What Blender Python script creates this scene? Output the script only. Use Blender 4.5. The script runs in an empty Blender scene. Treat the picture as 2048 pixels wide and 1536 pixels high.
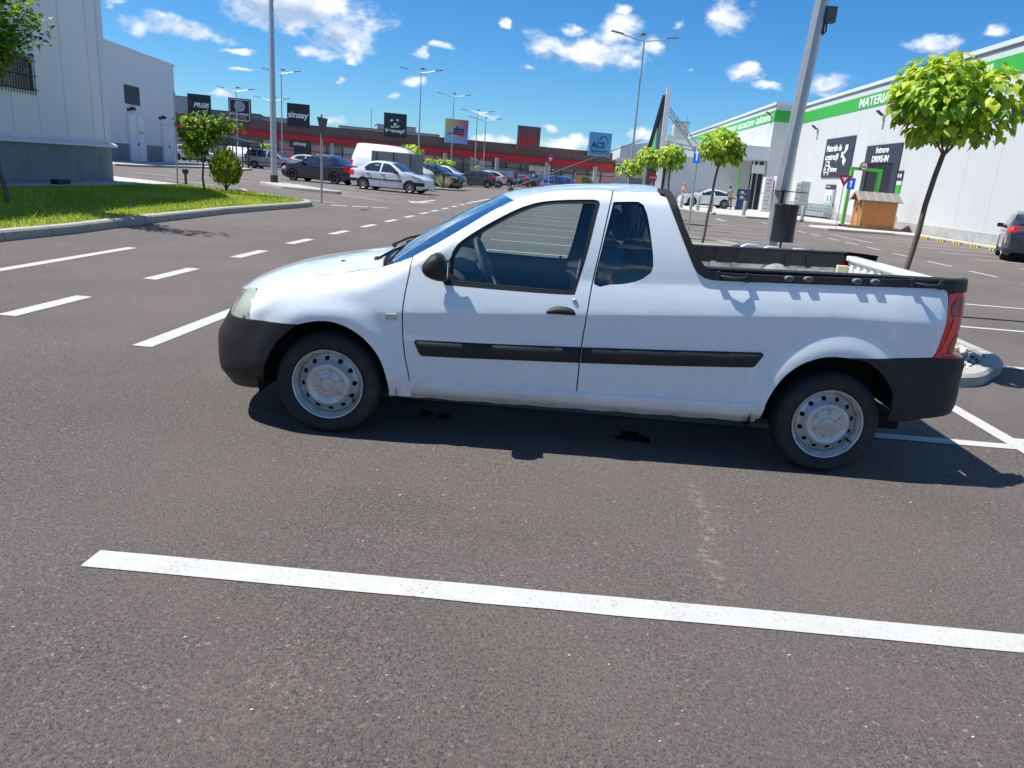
import bpy, bmesh, math, random
from mathutils import Vector, Matrix
from mathutils.geometry import delaunay_2d_cdt
R=math.radians; rnd=random.Random(7)
scene=bpy.context.scene; COL=scene.collection
# ---------------------------------------------------------------- camera
F_PX,PITCH,ROLL,CAM_H=1493.,.2774,.0818,1.5556
cd=bpy.data.cameras.new('camera'); cam=bpy.data.objects.new('camera',cd); COL.objects.link(cam); scene.camera=cam
fw=Vector((0,math.cos(PITCH),-math.sin(PITCH))); r0=Vector((1,0,0)); u0=r0.cross(fw)
rt=math.cos(ROLL)*r0+math.sin(ROLL)*u0; up=-math.sin(ROLL)*r0+math.cos(ROLL)*u0
m=Matrix((rt,up,-fw)).transposed().to_4x4(); m.translation=Vector((0,0,CAM_H)); cam.matrix_world=m
cd.sensor_fit='HORIZONTAL'; cd.sensor_width=36; cd.lens=F_PX/2048*36; cd.shift_x=-54/2048; cd.shift_y=8/2048
cd.clip_start=.05; cd.clip_end=3000
# ---------------------------------------------------------------- sun, sky, exposure
SUN_AZ,SUN_EL=-91.5,61.5
sd=Vector((math.sin(R(SUN_AZ))*math.cos(R(SUN_EL)),math.cos(R(SUN_AZ))*math.cos(R(SUN_EL)),math.sin(R(SUN_EL))))
sl=bpy.data.lights.new('sun','SUN'); sl.energy=4.6; sl.angle=R(.5); sl.color=(1,.965,.91)
so=bpy.data.objects.new('sun',sl); COL.objects.link(so); so.rotation_euler=sd.to_track_quat('Z','Y').to_euler()
scene.view_settings.view_transform='Standard'; scene.view_settings.look='None'; scene.view_settings.gamma=1
scene.view_settings.exposure=.62
scene.cycles.use_denoising=True
scene.cycles.max_bounces=8; scene.cycles.transparent_max_bounces=16; scene.cycles.caustics_reflective=False; scene.cycles.caustics_refractive=False
W=bpy.data.worlds.new('World'); scene.world=W; W.use_nodes=True
class NT:
    """small node-tree writer"""
    def __init__(s,t): s.t=t; s.n=t.nodes; s.l=t.links
    def new(s,k,**kw):
        n=s.n.new('ShaderNode'+k)
        for a,v in kw.items(): setattr(n,a,v)
        return n
    def put(s,sock,v):
        if v is None: return
        if isinstance(v,bpy.types.NodeSocket): s.l.new(v,sock)
        else: sock.default_value=v
    def math(s,op,a,b=None,c=None,clamp=False):
        n=s.new('Math',operation=op,use_clamp=clamp); s.put(n.inputs[0],a)
        if b is not None: s.put(n.inputs[1],b)
        if c is not None: s.put(n.inputs[2],c)
        return n.outputs[0]
    def vec(s,op,a,b=None):
        n=s.new('VectorMath',operation=op); s.put(n.inputs[0],a)
        if b is not None: s.put(n.inputs[1],b)
        return n.outputs['Value'] if op=='LENGTH' else n.outputs[0]
    def noise(s,v,scale,detail=4,rough=.55,out=0,dist=0):
        n=s.new('TexNoise'); s.put(n.inputs['Vector'],v); n.inputs['Scale'].default_value=scale; n.inputs['Detail'].default_value=detail; n.inputs['Roughness'].default_value=rough; n.inputs['Distortion'].default_value=dist
        return n.outputs[out]
    def mix(s,f,a,b,kind='MIX'):
        n=s.new('Mix',data_type='RGBA',blend_type=kind); s.put(n.inputs[0],f); s.put(n.inputs[6],a); s.put(n.inputs[7],b); return n.outputs[2]
    def ramp(s,f,stops):
        n=s.new('ValToRGB'); s.put(n.inputs[0],f); e=n.color_ramp.elements
        while len(e)<len(stops): e.new(.5)
        for q,(p,c) in zip(e,stops): q.position=p; q.color=c if len(c)==4 else (*c,1)
        return n.outputs[0]
    def rng(s,f,a,b,c=0,d=1):
        n=s.new('MapRange',interpolation_type='SMOOTHSTEP'); s.put(n.inputs[0],f)
        for i,v in enumerate((a,b,c,d)): n.inputs[i+1].default_value=v
        return n.outputs[0]
wt=NT(W.node_tree); bg=wt.n['Background']
sk=wt.new('TexSky',sky_type='NISHITA'); sk.sun_disc=False; sk.sun_elevation=R(SUN_EL); sk.sun_rotation=R(SUN_AZ); sk.altitude=100; sk.air_density=1.0; sk.dust_density=.0; sk.ozone_density=1.
hs=wt.new('HueSaturation'); hs.inputs['Saturation'].default_value=1.1; wt.put(hs.inputs['Color'],wt.mix(1.,sk.outputs[0],(.46,.765,1.10,1),'MULTIPLY'))
gen=wt.new('TexCoord').outputs['Generated']
sp=wt.new('SeparateXYZ'); wt.l.new(gen,sp.inputs[0])
az=wt.math('MULTIPLY',wt.math('ARCTAN2',sp.outputs[0],sp.outputs[1]),57.2958)
el=wt.math('MULTIPLY',wt.math('ARCSINE',sp.outputs[2]),57.2958)
cb=wt.new('CombineXYZ'); wt.l.new(az,cb.inputs[0]); wt.l.new(el,cb.inputs[1])
wv=wt.vec('MULTIPLY',gen,(1,1,1.6))
n1=wt.noise(wv,11,7,.62,1); n2=wt.noise(wv,45,5,.6,1)
dv=wt.vec('ADD',wt.vec('MULTIPLY',wt.vec('SUBTRACT',n1,(.5,.5,.5)),(3.6,1.9,0)),wt.vec('MULTIPLY',wt.vec('SUBTRACT',n2,(.5,.5,.5)),(1.1,.6,0)))
pv=wt.vec('ADD',cb.outputs[0],dv)
CL=[(-17.9,9.4,4.79,1.62),(-15.7,8.0,2.47,1.38),(-25.5,7.0,2.76,.58),(-29,8,.76,.39),(-22.2,6.2,.8,.18),(-21.9,5.2,.75,.15),(-17.3,6.7,1.63,.4),(-9.9,7.4,.48,.25),(-8.9,7.9,.63,.22),(-15.7,5.2,.37,.22),(-15.1,6.4,.43,.16),(-10.4,5.4,.77,.33),(-11.7,4.4,.59,.2),(-1,8.5,1.77,.82),(2,8.3,3.54,.89),(3.6,10,1.47,1.05),(.3,9.8,.77,.43),(3.8,11.5,.76,.36),(5.5,9.1,.98,.63),(11.3,11.1,1.68,.89),(7.5,10.4,.52,.37),(12.7,7.9,1.22,.56),(14.3,7.1,.94,.28),(8.9,7.8,.24,.19),(18.3,7.4,1.41,.61),(24.1,9.8,1.75,.46),(27.5,10.5,.82,.33),(-.6,3.4,.55,.27),(-16.1,2.5,.88,.3),(-23.1,3.5,1.05,.25),(-5.3,3.9,1.08,.2),(-2.4,7.1,.86,.19),(-4.3,9.7,.35,.25),(.6,2.4,2.74,.48),(-4.3,2.3,1.82,.31),(6.4,3.1,1.98,.54),(8.8,12.3,2.37,.35),(-18.5,11.5,5.64,1.13),
    (40,16,9,2.5),(-50,22,10,3),(-140,14,14,2.5),(160,20,16,4),(110,12,10,2),(-100,10,12,2),(70,35,10,4),(-10,40,16,5),(0,62,25,5),(-175,50,22,5),(180,9,9,1.2),(-160,30,10,2.5)]
def blobs(items):
    f=-9.
    for a,e,ra,re in items:
        ra*=1.22; re*=1.28; d=wt.vec('MULTIPLY',wt.vec('SUBTRACT',pv,(a,e,0)),(1/ra,1/re,0))
        f=wt.math('MAXIMUM',f,wt.math('SUBTRACT',1,wt.vec('LENGTH',d)))
    return f
fld=blobs(CL)
fb=wt.noise(wv,26,8,.6)
dens=wt.rng(wt.math('ADD',fld,wt.math('MULTIPLY',wt.math('SUBTRACT',fb,.52),1.9)),-.05,.75)
GR=[(-18.9,8.9,3.3,.75),(-16.3,7.5,1.3,.42),(2.2,7.7,2.6,.3),(-1,7.9,1.0,.28),(11.5,10.5,1.1,.25),(5,8.3,.6,.2),(12.7,7.5,.8,.2),(18.5,6.95,.9,.2),(6.2,2.8,1.6,.25)]
gr=wt.rng(wt.math('ADD',blobs(GR),wt.math('MULTIPLY',wt.math('SUBTRACT',wt.noise(wv,18,5),.5),1.)),0,.7)
cc=wt.mix(wt.rng(fb,.40,.66),(6.0,6.9,8.2,1),(9.6,9.7,9.9,1))
cc=wt.mix(wt.math('MULTIPLY',gr,.85),cc,(2.9,4.3,6.3,1))
wt.put(bg.inputs[0],wt.mix(wt.math('MULTIPLY',dens,.95),hs.outputs[0],cc)); bg.inputs[1].default_value=.078
# ---------------------------------------------------------------- materials
MATS={}
def mat(name,col,rough=.6,metal=0.,var=.0,vs=6.,bump=0.,bs=60.,coat=0.,spec=.5,emit=0.,trans=0.,dirt=None):
    if name in MATS: return MATS[name]
    M=bpy.data.materials.new(name); M.use_nodes=True; t=NT(M.node_tree); b=t.n['Principled BSDF']; MATS[name]=M
    c=(*col,1)
    b.inputs['Roughness'].default_value=rough; b.inputs['Metallic'].default_value=metal; b.inputs['Coat Weight'].default_value=coat; b.inputs['Specular IOR Level'].default_value=spec
    ob=t.new('TexCoord').outputs['Object']
    v=max(var,.03) if coat<.9 else var
    f=t.noise(ob,vs,5)
    cs=t.mix(f,tuple(x*(1-v) for x in col)+(1,),tuple(min(1,x*(1+v)) for x in col)+(1,))
    if dirt: cs=t.mix(t.math('MULTIPLY',t.rng(t.noise(ob,dirt[1],6,.65),.45,.75),dirt[2]),cs,(*dirt[0],1))
    t.put(b.inputs['Base Color'],cs)
    t.put(b.inputs['Roughness'],t.math('ADD',rough-.06,t.math('MULTIPLY',t.noise(ob,vs*3,3),.12)))
    if bump:
        bn=t.new('Bump'); bn.inputs['Strength'].default_value=bump; bn.inputs['Distance'].default_value=.01; t.put(bn.inputs['Height'],t.noise(ob,bs,4)); t.put(b.inputs['Normal'],bn.outputs[0])
    if emit: t.put(b.inputs['Emission Color'],c); b.inputs['Emission Strength'].default_value=emit
    if trans:
        tr=t.new('BsdfTranslucent'); t.put(tr.inputs[0],cs); ms=t.new('MixShader'); ms.inputs[0].default_value=trans
        t.l.new(b.outputs[0],ms.inputs[1]); t.l.new(tr.outputs[0],ms.inputs[2]); t.l.new(ms.outputs[0],t.n['Material Output'].inputs[0])
    return M
def glass(name,tint=(.75,.82,.8),ior=1.5,rough=.0,extra=.0):
    if name in MATS: return MATS[name]
    M=bpy.data.materials.new(name); M.use_nodes=True; t=NT(M.node_tree); MATS[name]=M
    t.n.remove(t.n['Principled BSDF'])
    tr=t.new('BsdfTransparent'); tr.inputs[0].default_value=(*tint,1); g=t.new('BsdfGlossy'); g.inputs['Roughness'].default_value=rough; g.inputs[0].default_value=(.9,.95,1,1)
    fr=t.new('Fresnel'); fr.inputs[0].default_value=ior
    ms=t.new('MixShader'); t.put(ms.inputs[0],t.math('ADD',fr.outputs[0],extra,clamp=True)); t.l.new(tr.outputs[0],ms.inputs[1]); t.l.new(g.outputs[0],ms.inputs[2]); t.l.new(ms.outputs[0],t.n['Material Output'].inputs[0])
    return M
def raw(name):
    M=bpy.data.materials.new(name); M.use_nodes=True; MATS[name]=M; t=NT(M.node_tree); return M,t,t.n['Principled BSDF']
# ---------------------------------------------------------------- mesh helpers
class MB:
    def __init__(s): s.v=[]; s.f=[]; s.m=[]; s.mi=0
    def add(s,vs,fs):
        o=len(s.v); s.v+=[tuple(v) for v in vs]; s.f+=[tuple(i+o for i in f) for f in fs]; s.m+=[s.mi]*len(fs); return s
    def box(s,x0,x1,y0,y1,z0,z1,M=None):
        v=[Vector((x,y,z)) for z in (z0,z1) for y in (y0,y1) for x in (x0,x1)]
        if M: v=[M@a for a in v]
        return s.add(v,[(0,2,3,1),(4,5,7,6),(0,1,5,4),(2,6,7,3),(0,4,6,2),(1,3,7,5)])
    def prism(s,poly,a,b,axis='z',M=None):
        """poly of 2-D points extruded from a to b along axis"""
        def P(u,w,h): return {'z':(u,w,h),'y':(u,h,w),'x':(h,u,w)}[axis]
        n=len(poly); v=[Vector(P(u,w,a)) for u,w in poly]+[Vector(P(u,w,b)) for u,w in poly]
        if M: v=[M@q for q in v]
        return s.add(v,[tuple(range(n))[::-1],tuple(range(n,2*n))]+[(i,(i+1)%n,n+(i+1)%n,n+i) for i in range(n)])
    def tube(s,pts,r,n=10,cap=True,r2=None):
        pts=[Vector(p) for p in pts]; k=len(pts); rings=[]
        up0=None
        for i,p in enumerate(pts):
            d=(pts[min(i+1,k-1)]-pts[max(i-1,0)]).normalized()
            if up0 is None: up0=d.orthogonal().normalized()
            a=(up0-d*up0.dot(d)); a=a.normalized() if a.length>1e-6 else d.orthogonal().normalized(); up0=a
            b=d.cross(a); rr=r if r2 is None else r+(r2-r)*i/(k-1)
            if isinstance(r,(list,tuple)): rr=r[i]
            rings.append([p+(a*math.cos(2*math.pi*j/n)+b*math.sin(2*math.pi*j/n))*rr for j in range(n)])
        o=[v for q in rings for v in q]; f=[]
        for i in range(k-1):
            for j in range(n): f.append((i*n+j,i*n+(j+1)%n,(i+1)*n+(j+1)%n,(i+1)*n+j))
        if cap: f+=[tuple(range(n))[::-1],tuple(range((k-1)*n,k*n))]
        return s.add(o,f)
    def lathe(s,prof,n=24,M=None,close=False):
        """prof: (radius, height) pairs turned round z"""
        v=[];f=[]
        for r,h in prof:
            for j in range(n): a=2*math.pi*j/n; v.append(Vector((r*math.cos(a),r*math.sin(a),h)))
        for i in range(len(prof)-1):
            for j in range(n): f.append((i*n+j,i*n+(j+1)%n,(i+1)*n+(j+1)%n,(i+1)*n+j))
        if M: v=[M@q for q in v]
        return s.add(v,f)
    def ball(s,c,r,sq=(1,1,1),n=12):
        pr=[(max(1e-4,math.sin(math.pi*i/(n//2))),-math.cos(math.pi*i/(n//2))) for i in range(n//2+1)]
        return s.lathe(pr,n,Matrix.Translation(c)@Matrix.Diagonal((r*sq[0],r*sq[1],r*sq[2],1)))
    def grid(s,rows,flip=False):
        n=len(rows[0]); f=[]
        for i in range(len(rows)-1):
            for j in range(n-1):
                q=(i*n+j,i*n+j+1,(i+1)*n+j+1,(i+1)*n+j); f.append(q[::-1] if flip else q)
        return s.add([p for r_ in rows for p in r_],f)
    def build(s,name,mt,parent=None,smooth=None,fix=True,bevel=0.,weld=False,mats=None,loc=None,rotz=0):
        me=bpy.data.meshes.new(name); me.from_pydata(s.v,[],s.f)
        for k in (mats or [mt]): me.materials.append(k)
        if mats:
            for p,i in zip(me.polygons,s.m): p.material_index=i
        b=bmesh.new(); b.from_mesh(me)
        if weld: bmesh.ops.remove_doubles(b,verts=b.verts,dist=weld if weld is not True else 1e-5)
        if fix: bmesh.ops.recalc_face_normals(b,faces=b.faces)
        b.to_mesh(me); b.free()
        if smooth is not None:
            for p in me.polygons: p.use_smooth=True
            if smooth<180:
                me.set_sharp_from_angle(angle=R(smooth))
        o=bpy.data.objects.new(name,me); COL.objects.link(o)
        if parent: o.parent=parent
        if loc: o.location=loc
        if rotz: o.rotation_euler.z=rotz
        if bevel:
            bm_=o.modifiers.new('bevel','BEVEL'); bm_.width=bevel; bm_.segments=2; bm_.limit_method='ANGLE'; bm_.angle_limit=R(40)
        return o
def tag(o,label=None,cat=None,group=None,kind=None):
    if label: o['label']=label
    if cat: o['category']=cat
    if group: o['group']=group
    if kind: o['kind']=kind
    return o
def empty(name,loc,rotz=0,label=None,cat=None,group=None):
    o=bpy.data.objects.new(name,None); COL.objects.link(o); o.location=loc; o.rotation_euler.z=rotz; o.empty_display_size=.2
    return tag(o,label,cat,group)
def kids(o): return [c for c in bpy.data.objects if c.parent is o]
def dup(root,loc,rotz=0,label=None,scale=None,mats=None):
    def cp(o,p):
        c=o.copy(); COL.objects.link(c)
        if p: c.parent=p
        if mats and o.type=='MESH':
            c.data=o.data.copy()
            for i,mm in enumerate(c.data.materials):
                if mm and mm.name in mats: c.data.materials[i]=mats[mm.name]
        for k in kids(o): cp(k,c)
        return c
    r=cp(root,None); r.location=loc; r.rotation_euler.z=rotz
    if label: r['label']=label
    if scale: r.scale=scale if isinstance(scale,tuple) else (scale,)*3
    return r
def inside(p,poly):
    x,y=p; c=False; n=len(poly)
    for i in range(n):
        x1,y1=poly[i]; x2,y2=poly[(i+1)%n]
        if (y1>y)!=(y2>y) and x<(x2-x1)*(y-y1)/(y2-y1)+x1: c=not c
    return c
def edist(p,poly):
    best=9e9; n=len(poly)
    for i in range(n):
        x1,y1=poly[i];x2,y2=poly[(i+1)%n];dx,dy=x2-x1,y2-y1; L=dx*dx+dy*dy
        t=0 if L==0 else max(0,min(1,((p[0]-x1)*dx+(p[1]-y1)*dy)/L)); d=math.hypot(p[0]-x1-t*dx,p[1]-y1-t*dy)
        if d<best: best=d
    return best
def rounded(poly,r,k=4):
    """round every corner of a polygon"""
    o=[]; n=len(poly)
    for i in range(n):
        a,b,c=Vector(poly[i-1]),Vector(poly[i]),Vector(poly[(i+1)%n]); d1=(a-b);d2=(c-b); t=min(r,d1.length*.45,d2.length*.45)
        p,q=b+d1.normalized()*t,b+d2.normalized()*t
        for j in range(k+1):
            u=j/k; o.append(tuple(p*(1-u)**2+b*2*u*(1-u)+q*u*u))
    return o
def densify(poly,step,closed=True):
    o=[]; n=len(poly)
    for i in range(n if closed else n-1):
        a,b=poly[i],poly[(i+1)%n]; L=math.hypot(b[0]-a[0],b[1]-a[1]); k=max(1,int(round(L/step)))
        for j in range(k): o.append((a[0]+(b[0]-a[0])*j/k,a[1]+(b[1]-a[1])*j/k))
    if not closed: o.append(poly[-1])
    return o
def panel(mb,outline,mapf,holes=(),step=.04,flange=None,out=(0,-1,0),lines=()):
    """sheet cut to an outline, bent by mapf, its edges turned in by the vector flange"""
    loops=[densify(outline,step)]+[densify(h,step) for h in holes]
    vs=[];es=[]
    for L in loops:
        o=len(vs); vs+=L; es+=[(o+i,o+(i+1)%len(L)) for i in range(len(L))]
    lp=[]
    for Ln in lines:
        prev=None
        for p in densify(Ln,step,False):
            ok=inside(p,outline) and all(not inside(p,h) for h in holes) and all(edist(p,L)>.012 for L in [outline]+list(holes))
            if ok:
                if prev is not None: es.append((prev,len(vs)))
                prev=len(vs); vs.append(p); lp.append(p)
            else: prev=None
    xs=[p[0] for p in outline];zs=[p[1] for p in outline]
    nx=int((max(xs)-min(xs))/step)+1; nz=int((max(zs)-min(zs))/step)+1
    for i in range(nx+1):
        for j in range(nz+1):
            p=(min(xs)+i*step+(step*.5 if j%2 else 0),min(zs)+j*step)
            if inside(p,outline) and all(not inside(p,h) for h in holes) and all(edist(p,L)>step*.45 for L in [outline]+list(holes)) and all(abs(p[0]-a[0])>step*.6 or abs(p[1]-a[1])>step*.4 for a in lp): vs.append(p)
    r=delaunay_2d_cdt([Vector(v) for v in vs],es,[],0,1e-6)
    V=[tuple(v) for v in r[0]]; Fc=[]
    for f in r[2]:
        c=(sum(V[i][0] for i in f)/len(f),sum(V[i][1] for i in f)/len(f))
        if inside(c,outline) and all(not inside(c,h) for h in holes): Fc.append(tuple(f))
    P=[Vector(mapf(*v)) for v in V]
    if Fc:
        acc=0
        for f in Fc:
            n=(P[f[1]]-P[f[0]]).cross(P[f[2]]-P[f[0]]); acc+=n.dot(Vector(out) if not callable(out) else out(P[f[0]]))
        if acc<0: Fc=[f[::-1] for f in Fc]
    mb.add(P,Fc)
    if flange:
        cnt={}
        for f in Fc:
            for i in range(len(f)):
                e=(f[i],f[(i+1)%len(f)]); cnt[e]=cnt.get(e,0)+1
        bd=[e for e in cnt if (e[1],e[0]) not in cnt]
        fv=(lambda p:Vector(flange)) if not callable(flange) else flange
        q=[];fs=[]
        for a,b in bd:
            k=len(q); q+=[P[a],P[b],P[b]+fv(P[b]),P[a]+fv(P[a])]; fs.append((k+1,k,k+3,k+2))
        mb.add(q,fs)
    return P
def text(body,parent,mt,loc,size,width=None,rot=(R(90),0,0),ext=.01,bold=.0,shear=0.,align='LEFT',name='lettering',ls=1.):
    cu=bpy.data.curves.new('lettering','FONT'); cu.body=body; cu.size=size; cu.extrude=ext; cu.offset=bold; cu.shear=shear; cu.align_x=align; cu.space_line=ls
    t=bpy.data.objects.new('t',cu); COL.objects.link(t); bpy.context.view_layer.update()
    me=bpy.data.meshes.new_from_object(t.evaluated_get(bpy.context.evaluated_depsgraph_get())); bpy.data.objects.remove(t)
    me.materials.clear(); me.materials.append(mt); o=bpy.data.objects.new(name,me); COL.objects.link(o); o.parent=parent; o.location=loc; o.rotation_euler=rot
    if width:
        xs=[v.co.x for v in me.vertices]; k=width/max(1e-6,max(xs)-min(xs))
        for v in me.vertices: v.co.x*=k
    return o

def lerp(t,x):
    if x<=t[0][0]: return t[0][1]
    for (a,u),(b,v) in zip(t,t[1:]):
        if x<=b:
            k=(x-a)/(b-a); return u+(v-u)*k
    return t[-1][1]
def smooth(t,x):   # catmull-rom through table
    n=len(t)
    if x<=t[0][0]: return t[0][1]
    if x>=t[-1][0]: return t[-1][1]
    for i in range(n-1):
        if x<=t[i+1][0]:
            x0,y0=t[i];x1,y1=t[i+1];h=x1-x0;k=(x-x0)/h
            m0=(y1-t[i-1][1])/(x1-t[i-1][0]) if i>0 else (y1-y0)/h
            m1=(t[i+2][1]-y0)/(t[i+2][0]-x0) if i<n-2 else (y1-y0)/h
            return (2*k**3-3*k*k+1)*y0+(k**3-2*k*k+k)*h*m0+(-2*k**3+3*k*k)*y1+(k**3-k*k)*h*m1
ZSH=[(-.56,.735),(-.47,.80),(-.335,.854),(-.16,.894),(.05,.932),(.25,.979),(.35,1.013),(.454,1.055),(.596,1.146),(.737,1.239),(.875,1.334),(1.0,1.41),(1.15,1.462),(1.3,1.488),(1.5,1.503),(1.8,1.505)]
RAD=[(-.3,.13),(.2,.12),(.45,.06),(.9,.05),(1.8,.06)]
FRONT=[(-.15,0),(-.3,-.010),(-.42,-.032),(-.52,-.068),(-.62,-.125),(-.69,-.2),(-.755,-.35),(-.80,-.55),(-.82,-.826)]
REAR=[(3.15,0),(3.3,-.008),(3.42,-.022),(3.52,-.042),(3.60,-.08),(3.66,-.14),(3.69,-.25),(3.70,-.5),(3.70,-.826)]
def dense(P,n=14):
    o=[]
    for i in range(len(P)-1):
        p0=P[max(i-1,0)];p1=P[i];p2=P[i+1];p3=P[min(i+2,len(P)-1)]
        for k in range(n):
            t=k/n; o.append(tuple(.5*(2*b+(c-a)*t+(2*a-5*b+4*c-d)*t*t+(-a+3*b-3*c+d)*t**3) for a,b,c,d in zip(p0,p1,p2,p3)))
    return o+[P[-1]]
def arclen(P):
    L=[0]
    for a,b in zip(P,P[1:]): L.append(L[-1]+math.hypot(b[0]-a[0],b[1]-a[1]))
    return L
FD=dense(FRONT);FL=arclen(FD);RD=dense(REAR);RL=arclen(RD)
SF=-.15-FL[-1];SR=3.15+RL[-1]      # parameter at the centre of the front and of the rear
def planpt(s):
    if s<-.15: D,L,u=FD,FL,-.15-s
    elif s>3.15: D,L,u=RD,RL,s-3.15
    else: return s,0.
    if u>=L[-1]: return D[-1]
    i=next(k for k in range(len(L)-1) if L[k+1]>u); k=(u-L[i])/(L[i+1]-L[i])
    return D[i][0]+(D[i+1][0]-D[i][0])*k, D[i][1]+(D[i+1][1]-D[i][1])*k
def crease(x): return .762+.0716*(x-.45) if x<2.8 else .930
def belt(x): return 1.0 if x<1.6 else 1.0+.06*(x-1.6)
def qprof(x,z):
    cz=crease(x); zb=belt(x)+.015
    if z<cz:
        d=cz-z; q=.048-.085*d+.03*d*d
        if z<.36: q-=.45*(.36-z)*.6
    elif z<zb:
        k=(z-cz)/(zb-cz); q=.048-(zb-cz)*(.14*k+.08*k*k)
    else:
        q=.048-(zb-cz)*.22-(.08*(z-zb)+.32*(z-zb)**2 if x<2.1 else .10*(z-zb))
    if -.55<x<1.9:
        zs=smooth(ZSH,x); r=lerp(RAD,x); t=zs-z
        if t<r:
            t=max(t,0); q-= r-math.sqrt(max(0,r*r-(r-t)**2))
    # wheel arch flares
    for cx,cz2,R in ((0.0,.29,.365),(2.905,.30,.385)):
        d=math.hypot(x-cx,(z-cz2)*.93)
        if z>.3 and d<R+.16:
            k=min(1,max(0,(R+.15-d)/.13)); k=k*k*(3-2*k); f=.026*k
            q+=f*min(1,(z-.3)/.1)
    return q

def TS(s,z,side=-1,off=0.):
    """point of the truck's skin: s runs along the side and round the corners, z is height"""
    if s<SF: s=2*SF-s; side=-side
    if s>SR: s=2*SR-s; side=-side
    x,pq=planpt(s)
    q=qprof(max(-.5,min(3.5,x)),z)
    w=min(1,max(0,(-.3-x)/.4)); e=min(1,max(0,(x-3.42)/.12))
    if z>.5: x+=w*min(.2,.54*(z-.5))
    if z<.3: x+=w*.35*(.3-z)
    if z>.745: x-=e*.07
    if z<.45: x-=e*.25*(.45-z)
    if z<.3: q-=.0
    wq=max(0,1+pq/.5) if pq<0 else 1
    return (x, side*(.826+q*wq+pq+off), z)
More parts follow.
